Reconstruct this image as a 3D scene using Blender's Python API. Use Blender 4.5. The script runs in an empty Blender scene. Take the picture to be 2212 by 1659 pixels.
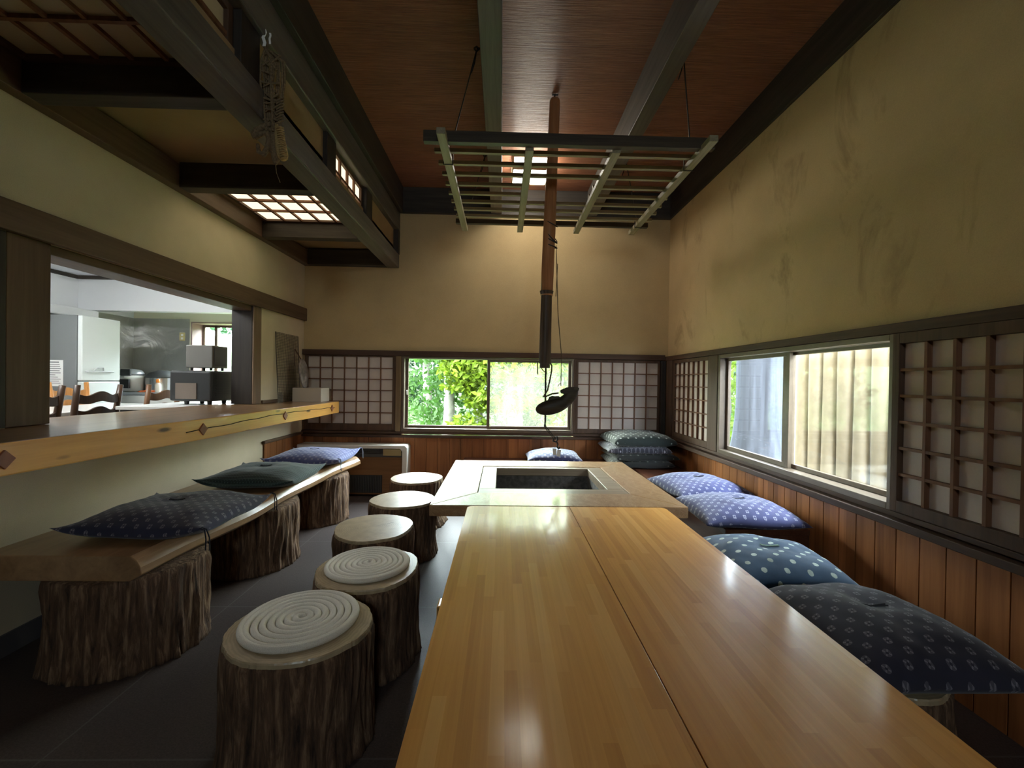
import bpy, bmesh, math, random
from mathutils import Vector, Matrix, noise
random.seed(7)
PI = math.pi
SC = bpy.context.scene
COL = SC.collection

# ---------------------------------------------------------------- camera
cam = bpy.data.cameras.new('camera'); cam_o = bpy.data.objects.new('camera', cam); COL.objects.link(cam_o)
F = 945.0
ay = Vector((-21.0, 7.5, F)).normalized()
az = Vector((0.0155, 1.0, 0.0)); az = (az - ay * az.dot(ay)).normalized()
ax = Vector((ay.y * az.z - ay.z * az.y, ay.z * az.x - ay.x * az.z, ay.x * az.y - ay.y * az.x))
if ax.x < 0: ax = -ax
right = Vector((ax.x, ay.x, az.x)); up = Vector((ax.y, ay.y, az.y)); fwd = Vector((ax.z, ay.z, az.z))
cam_o.matrix_world = Matrix(((right.x, up.x, -fwd.x, 0), (right.y, up.y, -fwd.y, 0), (right.z, up.z, -fwd.z, 1.3), (0, 0, 0, 1)))
cam.sensor_fit = 'HORIZONTAL'; cam.sensor_width = 36.0; cam.lens = F / 2212 * 36.0
cam.clip_start = 0.02; cam.clip_end = 200
SC.camera = cam_o

# ---------------------------------------------------------------- world, sun, portals, exposure
SKY = 14.0
W = bpy.data.worlds.new('sky'); SC.world = W; W.use_nodes = True
bgn = W.node_tree.nodes['Background']; bgn.inputs[0].default_value = (0.82, 0.91, 1.0, 1); bgn.inputs[1].default_value = SKY
sun = bpy.data.lights.new('sun', 'SUN'); sun.energy = 7.0; sun.angle = math.radians(8); sun.color = (1.0, 0.95, 0.84)
sun_o = bpy.data.objects.new('sun', sun); COL.objects.link(sun_o); sun_o.rotation_euler = (math.radians(38), math.radians(-6), 0)

def portal(x, y, z, w, h, rot):
    l = bpy.data.lights.new('portal', 'AREA'); l.shape = 'RECTANGLE'; l.size = w; l.size_y = h
    l.cycles.is_portal = True
    o = bpy.data.objects.new('portal', l); COL.objects.link(o); o.location = (x, y, z); o.rotation_euler = rot
portal(-0.155, 5.10, 1.16, 1.96, 0.86, (-PI / 2, 0, 0))
portal(1.99, 2.96, 1.12, 1.75, 0.86, (PI / 2, 0, PI / 2))
portal(-3.9, 6.75, 1.69, 1.4, 0.8, (-PI / 2, 0, 0))

portal(0.4, -3.47, 2.65, 0.6, 0.5, (PI / 2, 0, 0))  # portal for the added fill window behind the camera
SC.view_settings.view_transform = 'Standard'; SC.view_settings.look = 'None'
SC.view_settings.gamma = 1.0; SC.view_settings.use_curve_mapping = False
SC.view_settings.exposure = 2.2
SC.cycles.diffuse_bounces = 6; SC.cycles.max_bounces = 12; SC.cycles.transparent_max_bounces = 24
SC.cycles.caustics_reflective = False; SC.cycles.caustics_refractive = False
SC.cycles.sample_clamp_indirect = 6.0

# ---------------------------------------------------------------- helpers
def lin(h):
    h = h.lstrip('#'); v = [int(h[i:i + 2], 16) / 255 for i in (0, 2, 4)]
    return tuple((c / 12.92 if c <= 0.04045 else ((c + 0.055) / 1.055) ** 2.4) for c in v)

class MB:
    """collects geometry for one mesh"""
    def __init__(s): s.v = []; s.f = []; s.mi = []; s.cur = 0
    def box(s, x0, x1, y0, y1, z0, z1):
        b = len(s.v)
        s.v += [(x0, y0, z0), (x1, y0, z0), (x1, y1, z0), (x0, y1, z0), (x0, y0, z1), (x1, y0, z1), (x1, y1, z1), (x0, y1, z1)]
        for q in ((0, 3, 2, 1), (4, 5, 6, 7), (0, 1, 5, 4), (1, 2, 6, 5), (2, 3, 7, 6), (3, 0, 4, 7)):
            s.f.append(tuple(b + i for i in q)); s.mi.append(s.cur)
        return s
    def face(s, pts):
        b = len(s.v); s.v += [tuple(p) for p in pts]; s.f.append(tuple(range(b, b + len(pts)))); s.mi.append(s.cur); return s
    def tube(s, pts, r, n=8, cap=True):
        pts = [Vector(p) for p in pts]; m = len(pts)
        rr = r if isinstance(r, (list, tuple)) else [r] * m
        b = len(s.v); prev = None
        for i, p in enumerate(pts):
            t = (pts[min(i + 1, m - 1)] - pts[max(i - 1, 0)])
            t = t.normalized() if t.length > 1e-9 else Vector((0, 0, 1))
            if prev is None:
                a = Vector((0, 0, 1)) if abs(t.z) < 0.9 else Vector((1, 0, 0)); u = t.cross(a).normalized()
            else:
                u = (prev - t * prev.dot(t)); u = u.normalized() if u.length > 1e-6 else t.orthogonal().normalized()
            prev = u; w = t.cross(u)
            for k in range(n):
                a = 2 * PI * k / n
                q = p + (u * math.cos(a) + w * math.sin(a)) * rr[i]; s.v.append(tuple(q))
        for i in range(m - 1):
            for k in range(n):
                k2 = (k + 1) % n
                s.f.append((b + i * n + k, b + i * n + k2, b + (i + 1) * n + k2, b + (i + 1) * n + k)); s.mi.append(s.cur)
        if cap:
            s.f.append(tuple(b + k for k in reversed(range(n)))); s.mi.append(s.cur)
            s.f.append(tuple(b + (m - 1) * n + k for k in range(n))); s.mi.append(s.cur)
        return s
    def lathe(s, prof, cx=0, cy=0, n=32):
        b = len(s.v)
        for (r, z) in prof:
            for k in range(n):
                a = 2 * PI * k / n; s.v.append((cx + r * math.cos(a), cy + r * math.sin(a), z))
        for i in range(len(prof) - 1):
            for k in range(n):
                k2 = (k + 1) % n
                s.f.append((b + i * n + k, b + i * n + k2, b + (i + 1) * n + k2, b + (i + 1) * n + k)); s.mi.append(s.cur)
        s.f.append(tuple(b + k for k in reversed(range(n)))); s.mi.append(s.cur)
        s.f.append(tuple(b + (len(prof) - 1) * n + k for k in range(n))); s.mi.append(s.cur)
        return s
    def prism(s, poly, axis, a0, a1):
        """extrude a 2-D polygon along axis ('x','y','z') from a0 to a1"""
        def P(p, a):
            return {'x': (a, p[0], p[1]), 'y': (p[0], a, p[1]), 'z': (p[0], p[1], a)}[axis]
        n = len(poly); b = len(s.v)
        s.v += [P(p, a0) for p in poly] + [P(p, a1) for p in poly]
        s.f.append(tuple(b + i for i in reversed(range(n)))); s.mi.append(s.cur)
        s.f.append(tuple(b + n + i for i in range(n))); s.mi.append(s.cur)
        for i in range(n):
            j = (i + 1) % n
            s.f.append((b + i, b + j, b + n + j, b + n + i)); s.mi.append(s.cur)
        return s
    def grid(s, P, nu, nv, close_u=False):
        b = len(s.v)
        for j in range(nv):
            for i in range(nu): s.v.append(tuple(P(i, j)))
        for j in range(nv - 1):
            for i in range(nu if close_u else nu - 1):
                i2 = (i + 1) % nu
                s.f.append((b + j * nu + i, b + j * nu + i2, b + (j + 1) * nu + i2, b + (j + 1) * nu + i)); s.mi.append(s.cur)
        return s
    def build(s, name, m, parent=None, bevel=0.0, smooth=False, local=False, seg=2):
        off = Vector((0, 0, 0))
        if parent is not None:
            if not local:
                p = parent
                while p is not None: off += p.location; p = p.parent
            loc = Vector((0, 0, 0))
        elif local: loc = Vector((0, 0, 0))
        else:
            xs = [p[0] for p in s.v]; ys = [p[1] for p in s.v]; zs = [p[2] for p in s.v]
            off = Vector(((min(xs) + max(xs)) / 2, (min(ys) + max(ys)) / 2, min(zs))); loc = off.copy()
        me = bpy.data.meshes.new(name)
        me.from_pydata([(v[0] - off.x, v[1] - off.y, v[2] - off.z) for v in s.v], [], s.f)
        bm = bmesh.new(); bm.from_mesh(me); bmesh.ops.recalc_face_normals(bm, faces=bm.faces); bm.to_mesh(me); bm.free()
        for mm in (m if isinstance(m, (list, tuple)) else [m]): me.materials.append(mm)
        if isinstance(m, (list, tuple)):
            for p, k in zip(me.polygons, s.mi): p.material_index = k
        if smooth: me.polygons.foreach_set('use_smooth', [True] * len(me.polygons))
        o = bpy.data.objects.new(name, me); COL.objects.link(o); o.location = loc
        if parent is not None: o.parent = parent
        if bevel > 0:
            b = o.modifiers.new('bevel', 'BEVEL'); b.width = bevel; b.segments = seg; b.limit_method = 'ANGLE'; b.angle_limit = math.radians(40)
        return o

def tag(o, label, cat, group=None, kind=None):
    o['label'] = label; o['category'] = cat
    if group: o['group'] = group
    if kind: o['kind'] = kind
    return o
def thing(name, loc, label, cat, group=None, rot=0, kind=None):
    o = bpy.data.objects.new(name, None); COL.objects.link(o); o.location = loc; o.rotation_euler = (0, 0, rot)
    o.empty_display_size = 0.1
    return tag(o, label, cat, group, kind)
def struct(o, label, cat): return tag(o, label, cat, None, 'structure')
def copy_tree(o, loc, rot=None, label=None, group=None):
    c = o.copy(); COL.objects.link(c); c.location = loc
    if rot is not None: c.rotation_euler = (0, 0, rot)
    if label: c['label'] = label
    if group: c['group'] = group
    for ch in list(o.children):
        d = ch.copy(); COL.objects.link(d); d.parent = c
        for g in list(ch.children):
            e = g.copy(); COL.objects.link(e); e.parent = d
    return c

# ---------------------------------------------------------------- materials
class NT:
    def __init__(s, name):
        s.m = bpy.data.materials.new(name); s.m.use_nodes = True; s.t = s.m.node_tree; s.n = s.t.nodes; s.l = s.t.links
        s.b = s.n['Principled BSDF']; s.out = s.n['Material Output']
    def new(s, typ, **kw):
        n = s.n.new(typ)
        for k, v in kw.items():
            if k in n.inputs: n.inputs[k].default_value = v
            else: setattr(n, k, v)
        return n
    def link(s, a, b): s.l.new(a, b)
    def coord(s, kind='Object', scale=(1, 1, 1), rot=(0, 0, 0), loc=(0, 0, 0)):
        tc = s.new('ShaderNodeTexCoord'); mp = s.new('ShaderNodeMapping')
        mp.inputs['Scale'].default_value = scale; mp.inputs['Rotation'].default_value = rot; mp.inputs['Location'].default_value = loc
        s.link(tc.outputs[kind], mp.inputs['Vector']); return mp.outputs['Vector']
    def noise(s, vec, scale, detail=4, rough=0.55, dist=0.0):
        n = s.new('ShaderNodeTexNoise'); n.inputs['Scale'].default_value = scale; n.inputs['Detail'].default_value = detail
        n.inputs['Roughness'].default_value = rough; n.inputs['Distortion'].default_value = dist
        s.link(vec, n.inputs['Vector']); return n.outputs['Fac']
    def ramp(s, fac, stops):
        r = s.new('ShaderNodeValToRGB'); e = r.color_ramp.elements
        while len(e) < len(stops): e.new(0.5)
        for el, (p, c) in zip(e, stops): el.position = p; el.color = (*c, 1) if len(c) == 3 else c
        s.link(fac, r.inputs['Fac']); return r.outputs['Color']
    def mix(s, fac, a, b, mode='MIX'):
        n = s.new('ShaderNodeMix', data_type='RGBA', blend_type=mode)
        for sock, v in ((n.inputs['Factor'], fac), (n.inputs['A'], a), (n.inputs['B'], b)):
            pass
        fi = n.inputs[0]; A = n.inputs[6]; B = n.inputs[7]
        for sock, v in ((fi, fac), (A, a), (B, b)):
            if isinstance(v, (int, float)): sock.default_value = v
            elif isinstance(v, tuple): sock.default_value = (*v, 1)
            else: s.link(v, sock)
        return n.outputs[2]
    def math(s, op, a, b=None, c=None):
        n = s.new('ShaderNodeMath', operation=op)
        for i, v in enumerate((a, b, c)):
            if v is None: continue
            if isinstance(v, (int, float)): n.inputs[i].default_value = v
            else: s.link(v, n.inputs[i])
        return n.outputs[0]
    def bump(s, h, strength=0.3, dist=0.01):
        n = s.new('ShaderNodeBump'); n.inputs['Strength'].default_value = strength; n.inputs['Distance'].default_value = dist
        s.link(h, n.inputs['Height']); s.link(n.outputs['Normal'], s.b.inputs['Normal'])
    def base(s, c):
        if isinstance(c, tuple): s.b.inputs['Base Color'].default_value = (*c, 1)
        else: s.link(c, s.b.inputs['Base Color'])
    def p(s, **kw):
        for k, v in kw.items(): s.b.inputs[k.replace('_', ' ')].default_value = v

def plain(name, c, rough=0.5, metal=0.0, coat=0.0, var=0.0, scale=20):
    t = NT(name)
    if var > 0:
        f = t.noise(t.coord(), scale); d = tuple(max(0, x * (1 - var)) for x in c); u = tuple(min(1, x * (1 + var)) for x in c)
        t.base(t.ramp(f, [(0.3, d), (0.7, u)]))
    else: t.base(c)
    t.p(Roughness=rough, Metallic=metal)
    if coat: t.p(Coat_Weight=coat, Coat_Roughness=0.12)
    return t.m

def wood(name, c1, c2, axis='y', scale=1.0, rough=0.5, coat=0.0, bump=0.15, boards=None, knots=False, coat_rough=0.15):
    """grain running along axis; boards=(axis, pitch) varies the tone per board"""
    t = NT(name)
    k = {'x': (1.2, 22, 22), 'y': (22, 1.2, 22), 'z': (22, 22, 1.2)}[axis]
    v = t.coord(scale=tuple(q * scale for q in k))
    f = t.noise(v, 1.0, 6, 0.6, 0.6)
    v2 = t.coord(scale=tuple(q * scale * 4 for q in k)); f2 = t.noise(v2, 1.0, 3, 0.6)
    g = t.math('ADD', t.math('MULTIPLY', f, 0.7), t.math('MULTIPLY', f2, 0.3))
    c = t.ramp(g, [(0.3, c1), (0.7, c2)])
    if knots:
        vo = t.new('ShaderNodeTexVoronoi'); vo.inputs['Scale'].default_value = 1.0; t.link(t.coord(scale=(9, 2.6, 9)), vo.inputs['Vector'])
        kn = t.ramp(vo.outputs['Distance'], [(0.0, (0, 0, 0)), (0.06, (0, 0, 0)), (0.14, (1, 1, 1))])
        c = t.mix(kn, tuple(q * 0.22 for q in c1), c)
    if boards:
        tc = t.new('ShaderNodeTexCoord'); sp = t.new('ShaderNodeSeparateXYZ'); t.link(tc.outputs['Object'], sp.inputs[0])
        fl = t.math('FLOOR', t.math('DIVIDE', sp.outputs['XYZ'.index(boards[0].upper())], boards[1]))
        wn = t.new('ShaderNodeTexWhiteNoise', noise_dimensions='1D'); t.link(fl, wn.inputs['W'])
        m = t.math('ADD', t.math('MULTIPLY', wn.outputs['Value'], 0.55), 0.7)
        cc = t.new('ShaderNodeCombineColor'); [t.link(m, cc.inputs[i]) for i in range(3)]
        c = t.mix(1.0, c, cc.outputs[0], 'MULTIPLY')
    t.base(c); t.p(Roughness=rough)
    if coat: t.p(Coat_Weight=coat, Coat_Roughness=coat_rough)
    else: t.p(Specular_IOR_Level=0.25)
    if bump: t.bump(g, bump, 0.004)
    return t.m

def plaster(name, c, stains=0.0, rough=0.92):
    t = NT(name); v = t.coord()
    f = t.noise(v, 2.2, 5, 0.6); c1 = tuple(x * 0.88 for x in c); c2 = tuple(min(1, x * 1.08) for x in c)
    col = t.ramp(f, [(0.3, c1), (0.7, c2)])
    g = t.noise(v, 260, 3, 0.7); col = t.mix(0.25, col, t.ramp(g, [(0.35, tuple(x * 0.6 for x in c)), (0.65, c2)]))
    if stains:
        s = t.noise(t.coord(scale=(1, 1.6, 0.8), loc=(0, 0.4, 0.2)), 1.7, 5, 0.65, 0.8)
        col = t.mix(t.ramp(s, [(0.56, (0, 0, 0)), (0.72, (stains,) * 3)]), col, (0.17, 0.11, 0.05))
    t.base(col); t.p(Roughness=rough, Specular_IOR_Level=0.2); t.bump(g, 0.25, 0.003); return t.m

def fabric(name, base, motif, kind='kasuri', size=0.055):
    t = NT(name); tc = t.new('ShaderNodeTexCoord'); sp = t.new('ShaderNodeSeparateXYZ'); t.link(tc.outputs['Object'], sp.inputs[0])
    wob = t.noise(t.coord(), 60, 2); wb = t.math('MULTIPLY', t.math('SUBTRACT', wob, 0.5), 0.006)
    x = t.math('ADD', sp.outputs[0], wb); y = t.math('ADD', sp.outputs[1], wb)
    kx = PI / size
    sx = t.math('SINE', t.math('MULTIPLY', x, kx)); sy = t.math('SINE', t.math('MULTIPLY', y, kx))
    pr = t.math('MULTIPLY', sx, sy)                      # positive peaks sit in a checkerboard
    th = t.new('ShaderNodeTexNoise'); th.inputs['Scale'].default_value = 900; t.link(tc.outputs['Object'], th.inputs['Vector'])
    if kind == 'kasuri':      # little hash-like crosses with a hollow centre
        ring = t.math('SUBTRACT', t.math('GREATER_THAN', pr, 0.5), t.math('GREATER_THAN', pr, 0.93))
        ax_ = t.math('ABSOLUTE', t.math('COSINE', t.math('MULTIPLY', x, kx))); ay_ = t.math('ABSOLUTE', t.math('COSINE', t.math('MULTIPLY', y, kx)))
        arm = t.math('GREATER_THAN', t.math('ABSOLUTE', t.math('SUBTRACT', ax_, ay_)), 0.22)
        m = t.math('MULTIPLY', ring, t.math('SUBTRACT', 1.0, t.math('MULTIPLY', arm, 0.65)))
    elif kind == 'dots':
        m = t.math('GREATER_THAN', pr, 0.72)
    elif kind == 'scales':    # ring-like interlocking cells
        m = t.math('SUBTRACT', t.math('GREATER_THAN', t.math('ABSOLUTE', pr), 0.02), t.math('GREATER_THAN', t.math('ABSOLUTE', pr), 0.25))
        m = t.math('MAXIMUM', t.math('MULTIPLY', m, 0.35), t.math('GREATER_THAN', pr, 0.85))
    else:                     # stripes with fine dots
        st = t.math('GREATER_THAN', t.math('SINE', t.math('MULTIPLY', y, kx * 2.2)), 0.55)
        m = t.math('MAXIMUM', t.math('MULTIPLY', st, 0.45), t.math('GREATER_THAN', t.math('MULTIPLY', t.math('SINE', t.math('MULTIPLY', x, kx * 3)), t.math('SINE', t.math('MULTIPLY', y, kx * 3))), 0.8))
    m = t.math('MULTIPLY', m, t.math('ADD', 0.45, t.math('MULTIPLY', wob, 0.8)))
    big = t.noise(t.coord(), 9, 3)
    b = t.ramp(big, [(0.3, tuple(q * 0.8 for q in base)), (0.7, tuple(min(1, q * 1.2) for q in base))])
    t.base(t.mix(m, b, motif)); t.p(Roughness=0.85, Sheen_Weight=0.25, Sheen_Roughness=0.5); t.bump(th.outputs['Fac'], 0.25, 0.002)
    return t.m

def emit(name, c, strength):
    t = NT(name); t.base(c); t.p(Roughness=0.6, Emission_Strength=strength); t.b.inputs['Emission Color'].default_value = (*c, 1); return t.m

def glass(name, haze=0.0, tint=(0.97, 1.0, 0.98), haze_col=(0.95, 0.95, 0.85)):
    t = NT(name); t.n.remove(t.b)
    tr = t.new('ShaderNodeBsdfTransparent'); tr.inputs[0].default_value = (*tint, 1)
    gl = t.new('ShaderNodeBsdfGlossy'); gl.inputs['Roughness'].default_value = 0.02
    lw = t.new('ShaderNodeLayerWeight'); rf = t.math('ADD', 0.025, t.math('MULTIPLY', t.math('POWER', lw.outputs['Facing'], 5.0), 0.6))
    m = t.new('ShaderNodeMixShader'); t.link(rf, m.inputs[0]); t.link(tr.outputs[0], m.inputs[1]); t.link(gl.outputs[0], m.inputs[2])
    last = m
    if haze > 0:
        tl = t.new('ShaderNodeBsdfTranslucent'); tl.inputs[0].default_value = (*haze_col, 1)
        m2 = t.new('ShaderNodeMixShader'); m2.inputs[0].default_value = haze
        if haze < 0.3:
            f = t.noise(t.coord(scale=(6, 6, 1.2)), 1.5, 4); r = t.math('MULTIPLY', f, haze * 2); t.link(r, m2.inputs[0])
        t.link(m.outputs[0], m2.inputs[1]); t.link(tl.outputs[0], m2.inputs[2]); last = m2
    t.link(last.outputs[0], t.out.inputs['Surface']); return t.m

def paper(name, c=(0.72, 0.68, 0.63), e=0.0):
    t = NT(name); f = t.noise(t.coord(), 90, 4, 0.7); g = t.noise(t.coord(), 3, 2)
    col = t.mix(0.5, t.ramp(f, [(0.3, tuple(x * 0.9 for x in c)), (0.7, c)]), t.ramp(g, [(0.3, tuple(x * 0.92 for x in c)), (0.7, c)]))
    t.base(col); t.p(Roughness=0.9, Specular_IOR_Level=0.1)
    if e:
        t.link(col, t.b.inputs['Emission Color']); t.p(Emission_Strength=e)
    return t.m

M = {}
M['plaster'] = plaster('ochre_plaster', (0.55, 0.415, 0.222))
M['plaster_stained'] = plaster('stained_ochre_plaster', (0.60, 0.445, 0.24), 0.55)
M['plaster_left'] = plaster('pale_plaster', (0.64, 0.545, 0.385))
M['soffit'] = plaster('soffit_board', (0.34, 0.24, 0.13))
M['dark_y'] = wood('dark_beam_y', (0.026, 0.022, 0.019), (0.075, 0.062, 0.05), 'y', 0.7, 0.5)
M['dark_x'] = wood('dark_beam_x', (0.026, 0.022, 0.019), (0.075, 0.062, 0.05), 'x', 0.7, 0.5)
M['dark_z'] = wood('dark_beam_z', (0.020, 0.016, 0.014), (0.05, 0.04, 0.033), 'z', 0.7, 0.5)
M['grey_y'] = wood('grey_beam', (0.066, 0.057, 0.049), (0.165, 0.146, 0.126), 'y', 0.7, 0.45)
M['brown_y'] = wood('brown_board_y', (0.075, 0.045, 0.028), (0.165, 0.105, 0.068), 'y', 0.6, 0.5)
M['brown_x'] = wood('brown_board_x', (0.075, 0.045, 0.028), (0.165, 0.105, 0.068), 'x', 0.6, 0.5)
M['brown_z'] = wood('brown_post_z', (0.068, 0.039, 0.025), (0.16, 0.098, 0.064), 'z', 0.6, 0.5)
M['frame_x'] = wood('frame_dark_x', (0.045, 0.024, 0.015), (0.105, 0.06, 0.04), 'x', 0.8, 0.55)
M['frame_y'] = wood('frame_dark_y', (0.045, 0.024, 0.015), (0.105, 0.06, 0.04), 'y', 0.8, 0.55)
M['frame_z'] = wood('frame_dark_z', (0.055, 0.03, 0.018), (0.12, 0.07, 0.045), 'z', 0.8, 0.55)
M['kumiko'] = wood('lattice_strip', (0.11, 0.048, 0.024), (0.22, 0.105, 0.058), 'z', 1.0, 0.55)
M['wains_x'] = wood('cedar_boards_x', (0.19, 0.068, 0.024), (0.45, 0.18, 0.066), 'z', 0.5, 0.38, boards=('x', 0.1315))
M['wains_y'] = wood('cedar_boards_y', (0.19, 0.068, 0.024), (0.45, 0.18, 0.066), 'z', 0.5, 0.38, boards=('y', 0.119))
M['bench_red'] = wood('bench_wood', (0.07, 0.025, 0.014), (0.15, 0.058, 0.032), 'y', 0.6, 0.4)
M['bench_slab'] = wood('slab_wood', (0.20, 0.105, 0.045), (0.42, 0.25, 0.125), 'y', 0.5, 0.3, coat=0.5, coat_rough=0.25)
M['pine'] = wood('honey_pine', (0.62, 0.265, 0.046), (0.88, 0.47, 0.115), 'y', 0.5, 0.3, coat=0.5, knots=True, coat_rough=0.2)
M['peg'] = plain('peg_wood', (0.24, 0.075, 0.028), 0.5, var=0.2)
M['rack'] = wood('smoked_slats', (0.16, 0.14, 0.09), (0.38, 0.34, 0.23), 'y', 1.0, 0.5)
M['rack_x'] = wood('smoked_cross_bars', (0.20, 0.175, 0.115), (0.46, 0.41, 0.29), 'x', 1.0, 0.5)
M['rack_dark'] = wood('smoked_bars', (0.028, 0.020, 0.014), (0.085, 0.066, 0.045), 'x', 1.0, 0.5)
M['pole'] = wood('smoked_pole', (0.25, 0.105, 0.042), (0.52, 0.25, 0.115), 'z', 1.0, 0.35)
M['pole_dark'] = wood('sooty_tube', (0.04, 0.03, 0.022), (0.17, 0.12, 0.085), 'z', 1.0, 0.35)
M['fish'] = wood('carved_dark_wood', (0.022, 0.018, 0.013), (0.075, 0.064, 0.045), 'x', 2.0, 0.4, bump=0.4)
M['iron'] = plain('black_iron', (0.05, 0.042, 0.034), 0.5, 0.6, var=0.3, scale=60)
M['twine'] = plain('twine', (0.11, 0.085, 0.05), 0.9, var=0.3, scale=200)
M['straw'] = plain('straw', (0.42, 0.28, 0.11), 0.85, var=0.35, scale=120)
M['straw_dark'] = plain('old_straw', (0.17, 0.115, 0.06), 0.9, var=0.4, scale=120)
M['alu'] = plain('bronze_aluminium', (0.13, 0.095, 0.066), 0.4, 0.25, var=0.1)
M['white'] = plain('white_enamel', (0.78, 0.77, 0.72), 0.3)
M['paperw'] = plain('white_paper', (0.8, 0.79, 0.76), 0.8)
M['card'] = plain('plain_card', (0.44, 0.36, 0.28), 0.8, var=0.06)
M['black'] = plain('black_plastic', (0.018, 0.018, 0.018), 0.45)
M['charcoal'] = plain('charcoal_metal', (0.045, 0.048, 0.048), 0.5)
M['steel'] = None
M['kwhite'] = plain('kitchen_white', (0.78, 0.79, 0.80), 0.6)
M['cream'] = plain('kitchen_cream', (0.74, 0.72, 0.56), 0.6)
M['shoji'] = paper('shoji_paper', (0.66, 0.58, 0.53))
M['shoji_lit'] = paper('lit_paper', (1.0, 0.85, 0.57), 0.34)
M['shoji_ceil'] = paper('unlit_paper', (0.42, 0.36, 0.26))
M['glass'] = glass('clear_glass')
M['glass_haze'] = glass('hazy_glass', 0.03, (0.97, 1.0, 0.9), (0.93, 0.93, 0.78))
M['glass_dirty'] = glass('dirty_glass', 0.003, (0.93, 0.97, 1.0), (0.62, 0.74, 0.95))

def steel():
    t = NT('brushed_steel'); f = t.noise(t.coord(scale=(1, 1, 1)), 2.6, 3, 0.5, 1.6)
    t.base((0.50, 0.50, 0.48)); t.p(Metallic=0.75, Roughness=0.3); t.bump(f, 0.5, 0.05); return t.m
M['steel'] = steel()

def bark_mat():
    t = NT('bark'); v = t.coord(scale=(34, 34, 3.6)); f = t.noise(v, 1.0, 6, 0.65, 0.8)
    g = t.noise(t.coord(scale=(70, 70, 9)), 1.0, 4, 0.6)
    h = t.math('ADD', t.math('MULTIPLY', f, 0.7), t.math('MULTIPLY', g, 0.3))
    t.base(t.ramp(h, [(0.34, (0.022, 0.011, 0.006)), (0.5, (0.125, 0.066, 0.036)), (0.66, (0.34, 0.215, 0.125))]))
    t.p(Roughness=0.9); t.bump(h, 0.9, 0.02); return t.m
M['bark'] = bark_mat()
def endgrain(name, c1, c2, rough=0.55, coat=0.0):
    t = NT(name); v = t.coord(scale=(1, 1, 0.01)); d = t.noise(v, 7, 3)
    tc = t.new('ShaderNodeTexCoord'); sp = t.new('ShaderNodeSeparateXYZ'); t.link(tc.outputs['Object'], sp.inputs[0])
    r = t.math('SQRT', t.math('ADD', t.math('MULTIPLY', sp.outputs[0], sp.outputs[0]), t.math('MULTIPLY', sp.outputs[1], sp.outputs[1])))
    rr = t.math('ADD', r, t.math('MULTIPLY', d, 0.05))
    w = t.math('ADD', t.math('MULTIPLY', t.math('SINE', t.math('MULTIPLY', rr, 560)), 0.5), 0.5)
    n2 = t.noise(v, 14, 4)
    col = t.mix(t.math('MULTIPLY', w, 0.35), t.ramp(n2, [(0.3, c1), (0.7, c2)]), tuple(q * 0.55 for q in c1))
    an = t.math('ARCTAN2', sp.outputs[1], sp.outputs[0])
    crack = t.math('MULTIPLY', t.math('LESS_THAN', t.math('ABSOLUTE', t.math('ADD', t.math('SUBTRACT', an, 0.9), t.math('MULTIPLY', d, 0.5))), 0.03), t.math('LESS_THAN', r, 0.13))
    col = t.mix(t.math('MULTIPLY', crack, 0.8), col, (0.02, 0.012, 0.008))
    t.base(col); t.p(Roughness=rough)
    if coat: t.p(Coat_Weight=coat, Coat_Roughness=0.3)
    return t.m
M['cut'] = endgrain('cut_wood', (0.36, 0.27, 0.16), (0.54, 0.43, 0.28), 0.4, 0.7)

def butcher():
    t = NT('laminated_strips'); tc = t.new('ShaderNodeTexCoord'); sp = t.new('ShaderNodeSeparateXYZ'); t.link(tc.outputs['Object'], sp.inputs[0])
    row = t.math('FLOOR', t.math('DIVIDE', sp.outputs[0], 0.034)); wn = t.new('ShaderNodeTexWhiteNoise', noise_dimensions='1D'); t.link(row, wn.inputs['W'])
    cv = t.new('ShaderNodeCombineXYZ'); t.link(t.math('ADD', sp.outputs[1], t.math('MULTIPLY', wn.outputs['Value'], 3.1)), cv.inputs[0]); t.link(sp.outputs[0], cv.inputs[1]); v = cv.outputs[0]
    def brick(sc, off):
        b = t.new('ShaderNodeTexBrick'); t.link(v, b.inputs['Vector'])
        b.inputs['Scale'].default_value = 1.0; b.inputs['Mortar Size'].default_value = 0.0
        b.inputs['Brick Width'].default_value = sc[0]; b.inputs['Row Height'].default_value = sc[1]; b.offset = off; b.offset_frequency = 2; b.squash = 1.0
        b.inputs['Color1'].default_value = (0, 0, 0, 1); b.inputs['Color2'].default_value = (1, 1, 1, 1); b.inputs['Bias'].default_value = 0.0
        return b.outputs['Color']
    c = t.ramp(brick((0.55, 0.034), 0.37), [(0.0, (0.70, 0.305, 0.058)), (0.35, (0.80, 0.375, 0.078)), (0.7, (0.85, 0.41, 0.092)), (1.0, (0.90, 0.49, 0.14))])
    f = t.noise(t.coord(scale=(60, 1.6, 60)), 1.0, 5, 0.6, 1.0)
    c = t.mix(0.16, c, t.ramp(f, [(0.35, (0.40, 0.15, 0.02)), (0.65, (0.84, 0.50, 0.13))]))
    t.base(c); t.p(Roughness=0.45, Coat_Weight=0.45, Coat_Roughness=0.14); t.bump(f, 0.05, 0.002)
    n2 = t.noise(t.coord(scale=(9, 3, 9)), 1.0, 3)
    bp = t.new('ShaderNodeBump'); bp.inputs['Strength'].default_value = 0.10; bp.inputs['Distance'].default_value = 0.01; t.link(n2, bp.inputs['Height'])
    t.link(bp.outputs[0], t.b.inputs['Coat Normal']); return t.m
M['butcher'] = butcher()
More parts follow.
